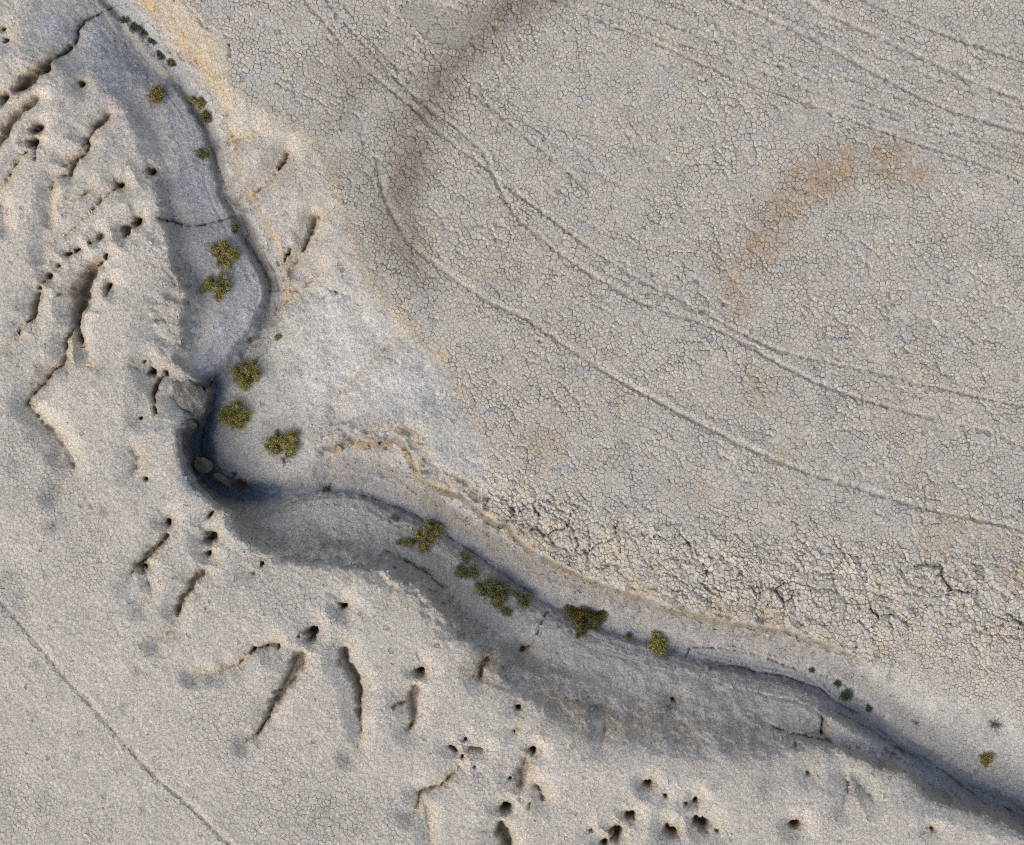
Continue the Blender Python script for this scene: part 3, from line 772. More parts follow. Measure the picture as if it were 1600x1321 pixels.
tint(under * np.clip(.75 + .8 * n3 + .5 * n2, 0, 1), (0.170, 0.142, 0.112), .8)  # shadow line below the bank rim, painted as dark brown
tint(capsule_mask([(800,770,30),(900,830,30),(1000,880,36),(1150,930,34),(1300,975,36),(1450,980,40),(1600,960,50)], 40) * sstep(-.2, .5, n2 + .5 * n3), (0.42, 0.365, 0.285), .4)
# weathered talus under the right bank
tint(capsule_mask([(520,722,12),(580,728,14),(630,745,12),(680,790,12),(760,840,12),(860,900,12),(1000,945,10),(1150,985,10),(1280,1015,12)], 12) * (.7 + .6 * n2), (0.300, 0.270, 0.232), .6)
# grey-brown crust patches and rust stains on the flat
crust = capsule_mask([(880,-40,34),(800,12,30),(735,62,28),(690,115,28),(662,170,30),(642,250,32),(622,320,30),(640,400,22),(658,440,12)], 38)
n4 = fbm(UU, VV, 7, 2, 107)
tint(crust * np.clip(.9 + .5 * n2 + .4 * n3 + .5 * n4, 0, 1), (0.175, 0.148, 0.118), .88)
tint(capsule_mask([(560,130,70),(560,230,50),(580,330,40),(600,420,30)], 60) * (.6 + .8 * n2), (0.265, 0.243, 0.215), .8)
tint(capsule_mask([(640,20,16),(690,40,30),(720,50,30)], 16), (0.345, 0.325, 0.295), .6)
rust = np.zeros_like(UU)
for (x, y, r) in ((1290,275,32),(1255,285,30),(1320,262,30),(1400,258,34),(1370,250,22),(1430,270,18),(1225,325,26),(1200,345,20),(1190,385,24),(1210,370,16),(1150,450,14),(1145,420,12),(1160,480,10)):
    rust = np.maximum(rust, capsule_mask([(x, y, r * 1.1)], 30))
faint = np.zeros_like(UU)
for (x, y, r) in ((1175,610,34),(1195,640,22),(1225,725,24),(1110,415,20),(1460,850,24),(1500,830,20),(1590,900,24),(1590,235,24),(1380,930,16),(1540,860,30),(1080,760,24),(850,690,30)):
    faint = np.maximum(faint, capsule_mask([(x, y, r)], 26))
n4 = fbm(UU, VV, 7, 2, 107)
tint(rust * np.clip(.8 + .5 * n2 + .6 * n3 + .9 * n4, 0, 1), (0.325, 0.228, 0.142), .8)
tint(faint * np.clip(.45 + 1.2 * n2 + .5 * n3, 0, 1), (0.330, 0.250, 0.160), .45)
# exposed tan soil and painted warm light on hole and rill rims
tint(np.clip(RIMT, 0, 1) * (1 - bedmask), (0.46, 0.350, 0.220), .85)
tint(HOLE_SHADE * (.8 + .4 * n3), (0.285, 0.255, 0.218), .7)  # shade inside the holes, painted as a darker soil colour
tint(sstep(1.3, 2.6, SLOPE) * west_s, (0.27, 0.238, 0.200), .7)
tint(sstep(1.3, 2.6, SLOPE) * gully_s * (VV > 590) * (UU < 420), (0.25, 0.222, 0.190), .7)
tint(RUTC * np.clip(.8 + .5 * n3, 0, 1), (0.225, 0.205, 0.184), .55)
# dark lichen and dried-plant smudges
for (x, y, r) in ((77,1086,6),(122,1184,8),(246,1105,6),(192,1106,6),(139,1269,5),(72,1290,5),(188,1199,6),(212,1050,6),(220,1266,4),(148,1310,5),(86,1313,5),(411,906,6),(413,938,8),(308,933,6),(332,958,4),
                  (123,159,8),(86,200,8),(175,220,7),(131,261,7),(203,254,7),(185,180,5),(95,15,9),(155,108,7),(775,1196,9),(849,1146,6),(677,1032,6),(1194,1233,14),(1117,1231,9),(1340,1236,16),(1400,1270,8),(770,1145,6),(998,1250,7),
                  (60,490,5),(33,355,4),(183,585,6),(155,580,6),(598,945,10),(930,1150,10),(20,730,9),(80,820,12),(160,800,9),(300,840,5),(55,1040,6),(15,900,10),(30,930,8),(420,1040,5),(470,1110,6),(610,1270,10)):
    m = capsule_mask([(x, y, r * .9)], r * 1.2)
    tint(m * np.clip(.55 + .9 * n3, 0, 1), (0.215, 0.205, 0.208), .85)
tint(west_s * sstep(.2, .7, n1 + .4 * n2), (0.37, 0.352, 0.325), .6)
tint(capsule_mask([(330,1120,30),(400,1190,40),(450,1270,50),(560,1290,30)], 60) * sstep(-.3, .5, n2), (0.36, 0.335, 0.300), .7)
ALB *= (1 + .07 * n2 + .05 * n3)[..., None]
ALB *= np.array((1.018, .992, .952))                          # warm desert clay
ALB = np.clip(ALB, .03, .7)
print('albedo', round(time.time() - T0, 1))


# ------------------------------------------------------------------ materials
def new_mat(name):
    m = bpy.data.materials.new(name)
    m.use_nodes = True
    nt = m.node_tree
    b = nt.nodes['Principled BSDF']
    b.inputs['Roughness'].default_value = 0.93
    b.inputs['Specular IOR Level'].default_value = 0.15
    return m, nt, b


def mud_material(name, colour=None, grain=60.0, bump=0.012, gain=1.0, spread=.34):
    m, nt, b = new_mat(name)
    N = nt.nodes.new; K = nt.links.new
    geo = N('ShaderNodeNewGeometry')
    if colour is None:
        src = N('ShaderNodeAttribute'); src.attribute_name = 'soil'
        out = src.outputs['Color']
    else:
        src = N('ShaderNodeRGB'); src.outputs[0].default_value = (*colour, 1)
        out = src.outputs[0]
    a = N('ShaderNodeTexNoise'); a.inputs['Scale'].default_value = grain; a.inputs['Detail'].default_value = 3
    c = N('ShaderNodeTexNoise'); c.inputs['Scale'].default_value = grain * .36; c.inputs['Detail'].default_value = 6; c.inputs['Roughness'].default_value = .65
    K(geo.outputs['Position'], a.inputs['Vector']); K(geo.outputs['Position'], c.inputs['Vector'])
    r1 = N('ShaderNodeMapRange'); r1.inputs[1].default_value = .3; r1.inputs[2].default_value = .7
    r1.inputs[3].default_value = gain * (1 - spread); r1.inputs[4].default_value = gain * (1 + spread)
    K(a.outputs['Fac'], r1.inputs[0])
    r2 = N('ShaderNodeMapRange'); r2.inputs[1].default_value = .3; r2.inputs[2].default_value = .7; r2.inputs[3].default_value = .84; r2.inputs[4].default_value = 1.16
    K(c.outputs['Fac'], r2.inputs[0])
    mu = N('ShaderNodeMath'); mu.operation = 'MULTIPLY'; K(r1.outputs[0], mu.inputs[0]); K(r2.outputs[0], mu.inputs[1])
    vm = N('ShaderNodeVectorMath'); vm.operation = 'SCALE'; K(out, vm.inputs[0]); K(mu.outputs[0], vm.inputs['Scale'])
    K(vm.outputs[0], b.inputs['Base Color'])
    bp = N('ShaderNodeBump'); bp.inputs['Strength'].default_value = 1.0; bp.inputs['Distance'].default_value = bump
    c2 = N('ShaderNodeMath'); c2.operation = 'MULTIPLY'; c2.inputs[1].default_value = 3.0; K(c.outputs['Fac'], c2.inputs[0])
    ad = N('ShaderNodeMath'); ad.operation = 'ADD'; K(a.outputs['Fac'], ad.inputs[0]); K(c2.outputs[0], ad.inputs[1])
    K(ad.outputs[0], bp.inputs['Height']); K(bp.outputs[0], b.inputs['Normal'])
    return m


MAT_SOIL = mud_material('dry_mud_soil', grain=26, bump=.022)
MAT_PLATE = mud_material('dry_mud_plate', grain=30, bump=.006)
MAT_BLOCK = mud_material('mud_block', (0.205, 0.178, 0.148), grain=30, bump=.03)
MAT_CRUST = mud_material('tan_crust', (0.42, 0.32, 0.205), grain=30, bump=.02)


def mesh_obj(name, verts, faces_flat, loop_totals, mat, colors=None, parent=None, smooth=False):
    me = bpy.data.meshes.new(name)
    nv = len(verts); nl = len(faces_flat); nf = len(loop_totals)
    me.vertices.add(nv); me.vertices.foreach_set('co', np.ascontiguousarray(verts, dtype=np.float32).ravel())
    me.loops.add(nl); me.loops.foreach_set('vertex_index', np.ascontiguousarray(faces_flat, dtype=np.int32))
    me.polygons.add(nf)
    starts = np.concatenate([[0], np.cumsum(loop_totals)[:-1]]).astype(np.int32)
    me.polygons.foreach_set('loop_start', starts)
    me.polygons.foreach_set('use_smooth', np.full(nf, smooth))
    me.update(calc_edges=True)
    if colors is not None:
        at = me.color_attributes.new('soil', 'FLOAT_COLOR', 'POINT')
        c4 = np.ones((nv, 4), np.float32); c4[:, :3] = colors
        at.data.foreach_set('color', c4.ravel())
    me.materials.append(mat)
    o = bpy.data.objects.new(name, me)
    COLL.objects.link(o)
    if parent is not None:
        o.parent = parent
    return o


def tag(o, label, cat, group=None):
    o['label'] = label; o['category'] = cat; o['kind'] = 'thing'
    if group:
        o['group'] = group
    return o


# the pool cliff leans out over the bend: surface points near its rim are pushed towards the pool
_lean = np.zeros_like(Z)
_q = np.array([p[:2] for p in PLANLINES['pool_rim'] if 596 < p[1] < 830 and p[0] < 372])[::5]
_r = polyfield(_q, 46)
_lean[_r[0]] = 1 - sstep(8, 42, _r[1])
LEAN = blur(_lean, 3) * sstep(590, 625, VV) * (1 - sstep(790, 830, VV))


def lean(u, v, z):
    k = sample(LEAN, u, v) * sstep(-1.15, -.35, np.asarray(z))
    return u + 15.0 * k, v - 6.0 * k


# ------------------------------------------------------------------ the ground sheet, fine where the photo looks, coarse to the horizon
ext = np.cumsum(8.0 * 1.85 ** np.arange(14))
gu = np.concatenate([us[0] - ext[::-1], us, us[-1] + ext])
gv = np.concatenate([vs[0] - ext[::-1], vs, vs[-1] + ext])
GU, GV = np.meshgrid(gu, gv)
ZG = sample(Z, GU, GV)
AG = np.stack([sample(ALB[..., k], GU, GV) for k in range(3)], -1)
out_d = np.hypot(np.maximum(np.abs(GU - CX) - 950, 0), np.maximum(np.abs(GV - CY) - 790, 0))
fade = np.exp(-out_d / 900)
ZG = ZG * fade + (1 - fade) * .25 * fbm(GU, GV, 2600, 4, 201)
AG = AG * fade[..., None] + (1 - fade[..., None]) * np.array((.375, .352, .318))
gnx, gny = len(gu), len(gv)
ii = np.arange(gnx * gny).reshape(gny, gnx)
quads = np.stack([ii[1:, :-1], ii[1:, 1:], ii[:-1, 1:], ii[:-1, :-1]], -1).reshape(-1)
wx, wy, wz = to_world(GU, GV, ZG)
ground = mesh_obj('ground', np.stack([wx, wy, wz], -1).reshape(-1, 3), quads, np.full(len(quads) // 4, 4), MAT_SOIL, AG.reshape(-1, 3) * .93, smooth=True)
ground['kind'] = 'structure'
print('ground', round(time.time() - T0, 1))

# ------------------------------------------------------------------ cracked mud plates
gy_, gx_ = np.gradient(Z, STEP * M)
SLOPE2 = np.hypot(gx_, gy_)


def hexseeds(sp, jit, r):
    nx = int((NX - 1) * STEP / sp) + 2
    ny = int((NY - 1) * STEP / (sp * .866)) + 2
    X, Y = np.meshgrid(np.arange(nx), np.arange(ny))
    X = U0 + (X + .5 * (Y % 2)) * sp; Y = V0 + Y * sp * .866
    X = X + r.uniform(-jit, jit, X.shape) * sp; Y = Y + r.uniform(-jit, jit, Y.shape) * sp
    X = X.ravel(); Y = Y.ravel()
    X, Y = X + 14 * vnoise(X / 60, Y / 60, 341), Y + 14 * vnoise(X / 60, Y / 60, 343)
    return np.stack([X, Y], 1)


sA = hexseeds(7.3, .75, np.random.default_rng(3))
sB = hexseeds(7.0, .85, np.random.default_rng(4))
fA = sample(flat_s, sA[:, 0], sA[:, 1]); fB = sample(flat_s, sB[:, 0], sB[:, 1])
seeds = np.concatenate([sA[fA < .5], sB[fB >= .5]])
ins = (seeds[:, 0] > -75) & (seeds[:, 0] < 1675) & (seeds[:, 1] > -75) & (seeds[:, 1] < 1396)
seeds = seeds[ins]


def voronoi(pts):
    res = delaunay_2d_cdt([Vector((float(a), float(b))) for a, b in pts], [], [], 0, 1e-6)
    V2 = np.array([[v.x, v.y] for v in res[0]])
    TR = np.array(res[2], dtype=int)
    A, B, C = V2[TR[:, 0]], V2[TR[:, 1]], V2[TR[:, 2]]
    d = 2 * (A[:, 0] * (B[:, 1] - C[:, 1]) + B[:, 0] * (C[:, 1] - A[:, 1]) + C[:, 0] * (A[:, 1] - B[:, 1]))
    a2, b2, c2 = (A ** 2).sum(1), (B ** 2).sum(1), (C ** 2).sum(1)
    d = np.where(np.abs(d) < 1e-9, 1e-9, d)
    cc = np.stack([(a2 * (B[:, 1] - C[:, 1]) + b2 * (C[:, 1] - A[:, 1]) + c2 * (A[:, 1] - B[:, 1])) / d,
                   (a2 * (C[:, 0] - B[:, 0]) + b2 * (A[:, 0] - C[:, 0]) + c2 * (B[:, 0] - A[:, 0])) / d], 1)
    ctr = (A + B + C) / 3
    off = cc - ctr
    ln_ = np.hypot(off[:, 0], off[:, 1])
    cc = ctr + off * np.minimum(1, 7 / np.maximum(ln_, 1e-6))[:, None]
    return V2, TR, cc


V2, TR, cc = voronoi(seeds)
for _ in range(1):                                          # even out the random seeds a little
    k_ = np.bincount(TR.ravel(), minlength=len(V2))
    m_ = np.stack([np.bincount(TR.ravel(), weights=np.repeat(cc[:, q], 3), minlength=len(V2)) / np.maximum(k_, 1) for q in (0, 1)], 1)
    mv = np.where((k_ >= 4)[:, None], m_ - V2, 0)
    V2, TR, cc = voronoi(V2 + .85 * mv * np.minimum(1, 5 / np.maximum(np.hypot(mv[:, 0], mv[:, 1]), 1e-6))[:, None])
print('voronoi', len(V2), round(time.time() - T0, 1))
vi = TR.ravel(); ti = np.repeat(np.arange(len(TR)), 3)
ang = np.arctan2(cc[ti, 1] - V2[vi, 1], cc[ti, 0] - V2[vi, 0])
order = np.lexsort((ang, vi))
vi, ti = vi[order], ti[order]
cnt = np.bincount(vi, minlength=len(V2))
start = np.concatenate([[0], np.cumsum(cnt)[:-1]])
nxt = np.arange(len(vi)) + 1
last = start + cnt - 1
ok_ = cnt > 0
nxt[last[ok_]] = start[ok_]
prv = np.empty_like(nxt); prv[nxt] = np.arange(len(nxt))
P0 = cc[ti]
P1 = cc[ti[nxt]]
seed = V2[vi]


e = P1 - P0
el = np.maximum(np.hypot(e[:, 0], e[:, 1]), 1e-6)
nrm = np.stack([-e[:, 1], e[:, 0]], 1) / el[:, None]
dist = ((P0 - seed) * nrm).sum(1)
neigh = seed + 2 * dist[:, None] * nrm
wA = sample(flat_s, seed[:, 0], seed[:, 1])
slumpS = sample(np.clip(slump + .6 * band2, 0, 1), seed[:, 0], seed[:, 1])
bedS = sample(np.clip(bedmask + clay * .7, 0, 1), seed[:, 0], seed[:, 1])
roughS = np.clip(sample(capsule_mask([(330,1120,30),(400,1190,50),(460,1270,70),(600,1290,30)], 60), seed[:, 0], seed[:, 1]) + .6 * sample(sstep(.15, .6, n1), seed[:, 0], seed[:, 1]), 0, 1)
big1 = cluster(seed, 21, 5) != cluster(neigh, 21, 5)
big2 = cluster(seed, 48, 9) != cluster(neigh, 48, 9)
wob = .75 + .8 * np.abs(vnoise((seed[:, 0] + neigh[:, 0]) / 22, (seed[:, 1] + neigh[:, 1]) / 22, 15))
mx, my = .5 * (seed + neigh).T
ek = np.abs(vnoise(mx * 1.7, my * 1.7, 19)) * 1.6            # each crack has its own width, many are nearly healed
ek2 = sstep(-.25, .5, vnoise(mx / 26, my / 26, 15) + .4 * vnoise(mx / 9, my / 9, 16))
paleS = sample(capsule_mask([(470,480,30),(520,510,50),(570,580,60),(480,620,60),(640,610,50),(430,680,30)], 30), seed[:, 0], seed[:, 1])
clayS = sample(clay, seed[:, 0], seed[:, 1])
wid = (.05 + .12 * ek) * (1 - wA) + (.05 + .34 * np.clip(ek - .25, 0, 1)) * wA
wid = wid * (1 - .6 * bedS) * (1 - .65 * np.clip(paleS + clayS, 0, 1))
wid = wid + big1 * (.35 * (1 - wA) * roughS + .50 * wA * (.1 + ek2) + .2 * slumpS) * (.4 + ek)
wid = wid + big2 * (.35 * wA * ek2 + .8 * slumpS * (.4 + ek2)) * (.6 + .6 * ek)
wv = np.maximum(wid, wid[prv])                # per corner: the wider of its two cracks
wv = .5 * wv + .5 * np.minimum(wv, 1.2 * (.5 * (wid + wid[prv])) + .1)
# plate centre
one = np.ones(len(vi))
cen = np.stack([np.bincount(vi, weights=P0[:, k], minlength=len(V2)) / np.maximum(cnt, 1) for k in (0, 1)], 1)
dirc = cen[vi] - P0
dl = np.maximum(np.hypot(dirc[:, 0], dirc[:, 1]), 1e-6)
jit = 1 + .25 * vnoise(P0[:, 0] * .9, P0[:, 1] * .9, 17)
top = P0 + dirc * np.minimum(.6, wv * jit / dl)[:, None]
bot = P0 + dirc * np.minimum(.55, .8 * wv * jit / dl)[:, None]
# which plates exist
dep_c = sample(DEP, cen[:, 0], cen[:, 1])
slo_c = sample(blur(SLOPE2, 2), cen[:, 0], cen[:, 1])
rut_c = sample(RUT, cen[:, 0], cen[:, 1])
bed_c = sample(bedmask, cen[:, 0], cen[:, 1])
smooth_c = sample(capsule_mask([(640,20,16),(690,40,30),(720,50,30)], 12), cen[:, 0], cen[:, 1])
r_ = np.random.default_rng(9).random((len(V2), 6))
pale_c = np.clip(sample(clay, cen[:, 0], cen[:, 1]) + sample(capsule_mask([(470,480,30),(520,510,50),(570,580,60),(480,620,60),(640,610,50),(430,680,30)], 30), cen[:, 0], cen[:, 1]), 0, 1)
pop_c = sample(popcorn, cen[:, 0], cen[:, 1])
keep = (cnt >= 4) & (dep_c < .05) & (slo_c < 1.4 - .25 * pop_c * r_[:, 5]) & (rut_c < .24 + .2 * r_[:, 0]) & (smooth_c < .5) & (r_[:, 1] > .012)
keep &= ~((bed_c > .35 + .4 * r_[:, 2]))
talus = sample(capsule_mask([(520,722,10),(580,728,12),(630,745,10),(680,790,12),(760,840,12),(860,900,12),(1000,945,10)], 8), cen[:, 0], cen[:, 1])
keep &= talus < .5
keep &= pale_c < .45 + .35 * r_[:, 3]
far = np.hypot(*(V2 - cen).T) < 8
keep &= far
wAc = sample(flat_s, cen[:, 0], cen[:, 1])
slump_c = sample(slump, cen[:, 0], cen[:, 1])
rough_c = np.clip(sample(sstep(.1, .6, n1), cen[:, 0], cen[:, 1]) + slump_c, 0, 1)
clid = cluster(cen, 48, 9)
clr = _vals[_perm[(clid * 13) & 4095]]
clid1 = cluster(cen, 21, 5)
clr1 = _vals[_perm[(clid1 * 29) & 4095]]
hn = vnoise(cen[:, 0] / 16, cen[:, 1] / 16, 331)
hplate = .011 + .004 * wAc + .001 * r_[:, 3] + .004 * wAc * (1 + hn) + .004 * slump_c + .010 * rough_c * (r_[:, 4] - .4) + .008 * slump_c * clr + .004 * wAc * clr1
hplate *= 1 - .55 * np.clip(bed_c + pale_c, 0, 1)
tilt = (r_[:, 4:6] - .5) * (.0003 + .0004 * wAc + .0012 * rough_c)[:, None] * 2
shade = 1 + .05 * (r_[:, 2] - .5) + .03 * clr1 * wAc
warm = (r_[:, 0] - .5) * .04 * (.5 + wAc)

kc = keep[vi]
ztop = sample(Z, top[:, 0], top[:, 1]) + hplate[vi] + ((top - cen[vi]) * tilt[vi]).sum(1)
zbot = sample(Z, bot[:, 0], bot[:, 1]) - .012
zcen = sample(Z, cen[:, 0], cen[:, 1]) + hplate + .001
ctop = np.stack([sample(ALB[..., k], top[:, 0], top[:, 1]) for k in range(3)], -1)
ccen = np.stack([sample(ALB[..., k], cen[:, 0], cen[:, 1]) for k in range(3)], -1)
tone = np.stack([shade * (1 + warm), shade, shade * (1 - 1.3 * warm)], -1)
ctop = ctop * tone[vi]; ccen = ccen * tone
# pick the 300 that show largest
nx2 = top[nxt]
area = np.bincount(vi, weights=.5 * np.abs((top[:, 0] - cen[vi][:, 0]) * (nx2[:, 1] - cen[vi][:, 1]) - (top[:, 1] - cen[vi][:, 1]) * (nx2[:, 0] - cen[vi][:, 0])), minlength=len(V2))
inframe = (cen[:, 0] > 8) & (cen[:, 0] < 1592) & (cen[:, 1] > 8) & (cen[:, 1] < 1313)
score = np.where(keep & inframe, area, -1)
chosen = np.argsort(-score)[:300]
is_single = np.zeros(len(V2), bool); is_single[chosen] = True


def plate_geometry(sel):
    """verts / faces / colours of the plates in sel (bool over cells)."""
    cells = np.nonzero(sel)[0]
    remap = -np.ones(len(V2), int); remap[cells] = np.arange(len(cells))
    m = sel[vi]
    idx = np.nonzero(m)[0]
    pos = -np.ones(len(vi), int); pos[idx] = np.arange(len(idx))
    nt_, nb_ = len(idx), len(idx)
    tx = np.stack(to_world(top[idx, 0], top[idx, 1], ztop[idx]), 1)
    bx_ = np.stack(to_world(bot[idx, 0], bot[idx, 1], zbot[idx]), 1)
    cx_ = np.stack(to_world(cen[cells, 0], cen[cells, 1], zcen[cells]), 1)
    verts = np.concatenate([tx, bx_, cx_])
    cols = np.concatenate([ctop[idx], ctop[idx] * .97, ccen[cells]])
    i0 = np.arange(nt_); i1 = pos[nxt[idx]]
    cI = nt_ + nb_ + remap[vi[idx]]
    # plan v axis points down, so reverse winding for upward normals
    tri = np.stack([cI, i1, i0], 1)
    qd = np.stack([i0, i1, nt_ + i1, nt_ + i0], 1)
    flatf = np.concatenate([tri.ravel(), qd.ravel()])
    tot = np.concatenate([np.full(len(tri), 3), np.full(len(qd), 4)])
    return verts, flatf, tot, cols


v_, f_, t_, c_ = plate_geometry(keep & ~is_single)
mp = mesh_obj('mud_plates', v_, f_, t_, MAT_PLATE, c_, ground)
mp['kind'] = 'stuff'
for ci in chosen:
    o_sel = np.arange(start[ci], start[ci] + cnt[ci])
    n = len(o_sel)
    cxw = np.array(to_world(cen[ci, 0], cen[ci, 1], zcen[ci]))
    tv = np.stack(to_world(top[o_sel, 0], top[o_sel, 1], ztop[o_sel]), 1) - cxw
    bv = np.stack(to_world(bot[o_sel, 0], bot[o_sel, 1], zbot[o_sel]), 1) - cxw
    verts = np.concatenate([tv, bv, [[0, 0, 0]]])
    fl = []; tt = []
    for k in range(n):
        k1 = (k + 1) % n
        fl += [2 * n, k1, k]; tt.append(3)
    for k in range(n):
        k1 = (k + 1) % n
        fl += [k, k1, n + k1, n + k]; tt.append(4)
    cols = np.concatenate([ctop[o_sel], ctop[o_sel] * .97, ccen[ci:ci + 1]])
    o = mesh_obj('mud_plate', verts, fl, tt, MAT_PLATE, cols, ground)
    o.location = cxw
print('plates', int(keep.sum()), round(time.time() - T0, 1))


def ground_at(px, py):
    q = proj([(px, py)])[0]
    z = 0.0
    for _ in range(14):
        k = (CAM_H - z) / CAM_H
        u = CX + (px - CX) * k; v = CY + (py - CY) * k
        z = .5 * z + .5 * float(sample(Z, u, v))
    x, y, z = to_world(u, v, z)
    return Vector((x, y, z)), (u, v)


def zworld(x, y):
    return float(sample(Z, CX + x / M, CY - y / M))


# ------------------------------------------------------------------ loose crumbs on the slopes and in the bed
def crumbs(n, name, size, weight, seed_, mat=MAT_PLATE):
    r = np.random.default_rng(seed_)
    u = r.uniform(-100, 1700, n * 8); v = r.uniform(-100, 1420, n * 8)
    w = sample(weight, u, v)
    k = r.random(len(u)) < w
    u, v = u[k][:n], v[k][:n]
    n = len(u)
    s = size * (.4 + r.random(n) ** 3 * 1.6)
    oct_ = np.array([[1, 0, 0], [0, 1, 0], [-1, 0, 0], [0, -1, 0], [0, 0, 1], [0, 0, -.6]], float)
    jit_ = 1 + .5 * (r.random((n, 6, 1)) - .5)
    yaw = r.random(n) * 6.283
    ca, sa = np.cos(yaw), np.sin(yaw)
    pts = oct_[None] * jit_ * s[:, None, None]
    pts[..., 2] *= .75
    x = pts[..., 0] * ca[:, None] - pts[..., 1] * sa[:, None] * .8
    y = pts[..., 0] * sa[:, None] + pts[..., 1] * ca[:, None] * .8
    bx_, by_, bz_ = to_world(u, v, sample(Z, u, v))
    verts = np.stack([x + bx_[:, None], y + by_[:, None], pts[..., 2] + bz_[:, None] + (.25 * s)[:, None]], -1).reshape(-1, 3)
    f = np.array([[0, 1, 4], [1, 2, 4], [2, 3, 4], [3, 0, 4], [1, 0, 5], [2, 1, 5], [3, 2, 5], [0, 3, 5]])
    faces = (np.arange(n)[:, None, None] * 6 + f[None]).reshape(-1)
    col = np.stack([sample(ALB[..., k_], u, v) for k_ in range(3)], -1) * (.78 + .4 * r.random((n, 1)))
    o = mesh_obj(name, verts, faces, np.full(n * 8, 3), mat, np.repeat(col, 6, 0), ground)
    o['kind'] = 'stuff'
    return o


talus_m = capsule_mask([(512,715,10),(580,722,12),(640,745,10),(700,785,12),(780,840,12),(880,905,12),(1000,945,10),(1150,985,10),(1280,1012,10)], 10)
crumbs(9000, 'mud_crumbs', .026, np.clip(popcorn * .45 + dark * .25 + slopeamp * .5 + talus_m * .6 + .03 * west_s + slump * .25 + .04 * flat_s, 0, 1) * (1 - .8 * bedmask), 21)
crumbs(2200, 'silt_pebbles', .024, bedmask * .25, 22)

# ------------------------------------------------------------------ boulder, blocks and slabs in the gully
import bmesh
from mathutils import noise as mnoise


def rock(name, loc, size, seed_, mat, rot=0.0, cuts=7, sub=4, tiltv=(0, 0), rough=.06):
    """angular clod: a sphere planed off by random cuts, then weathered."""
    r = random.Random(seed_)
    bm = bmesh.new()
    bmesh.ops.create_icosphere(bm, subdivisions=sub, radius=1)
    planes = []
    for _ in range(cuts):
        n = Vector((r.gauss(0, 1), r.gauss(0, 1), r.gauss(0, .7))).normalized()
        planes.append((n, r.uniform(.52, .82)))
    for v in bm.verts:
        p = v.co.copy()
        for n, dd in planes:
            k = p.dot(n)
            if k > dd:
                p -= n * (k - dd) * .97
        q = p * 2.2 + Vector((seed_ * 3.1, 0, 0))
        p *= 1 + rough * mnoise.fractal(q, 1.0, 2.0, 4) + rough * .35 * mnoise.noise(q * 5)
        v.co = Vector((p.x * size[0], p.y * size[1], p.z * size[2]))
    me = bpy.data.meshes.new(name)
    bm.to_mesh(me); bm.free()
    for pl in me.polygons:
        pl.use_smooth = False
    me.materials.append(mat)
    o = bpy.data.objects.new(name, me)
    COLL.objects.link(o)
    o.location = loc
    o.rotation_euler = (tiltv[0], tiltv[1], rot)
    return o


g, _ = ground_at(326, 732)
g2 = ground_at(322, 728)[0]
b = rock('boulder', (g2.x - .02, g2.y, g.z + .20), (.32, .25, .24), 5, MAT_BLOCK, rot=-.35, cuts=15, rough=.13)
tag(b, 'single grey-brown mud boulder lying in the dark pool under the undercut cliff', 'boulder')
g, _ = ground_at(346, 749)
b = rock('rock_slab', (g.x, g.y, g.z + .05), (.33, .15, .09), 12, MAT_BLOCK, rot=-.6, cuts=12, tiltv=(.1, .05), rough=.14)
tag(b, 'flat tan mud slab just below the boulder in the pool', 'slab')
def at_height(px, py, z):
    q = plan((px, py), z)
    return (q[0] - CX) * M, (CY - q[1]) * M


x_, y_ = at_height(292, 620, -.4)
b = rock('mud_block', (x_, y_, -.74), (.40, .56, .46), 31, mud_material('block_crust', (.300, .268, .228), 26, .05), rot=.25, cuts=9, rough=.22)
tag(b, 'large rounded mud block bulging from the cliff edge above the pool', 'mud block')
x_, y_ = at_height(280, 660, -.45)
b = rock('mud_block', (x_, y_, -.78), (.30, .30, .44), 44, MAT_BLOCK, rot=.5, cuts=9, rough=.22)
tag(b, 'smaller brown mud block cracked off the cliff below the larger block', 'mud block')

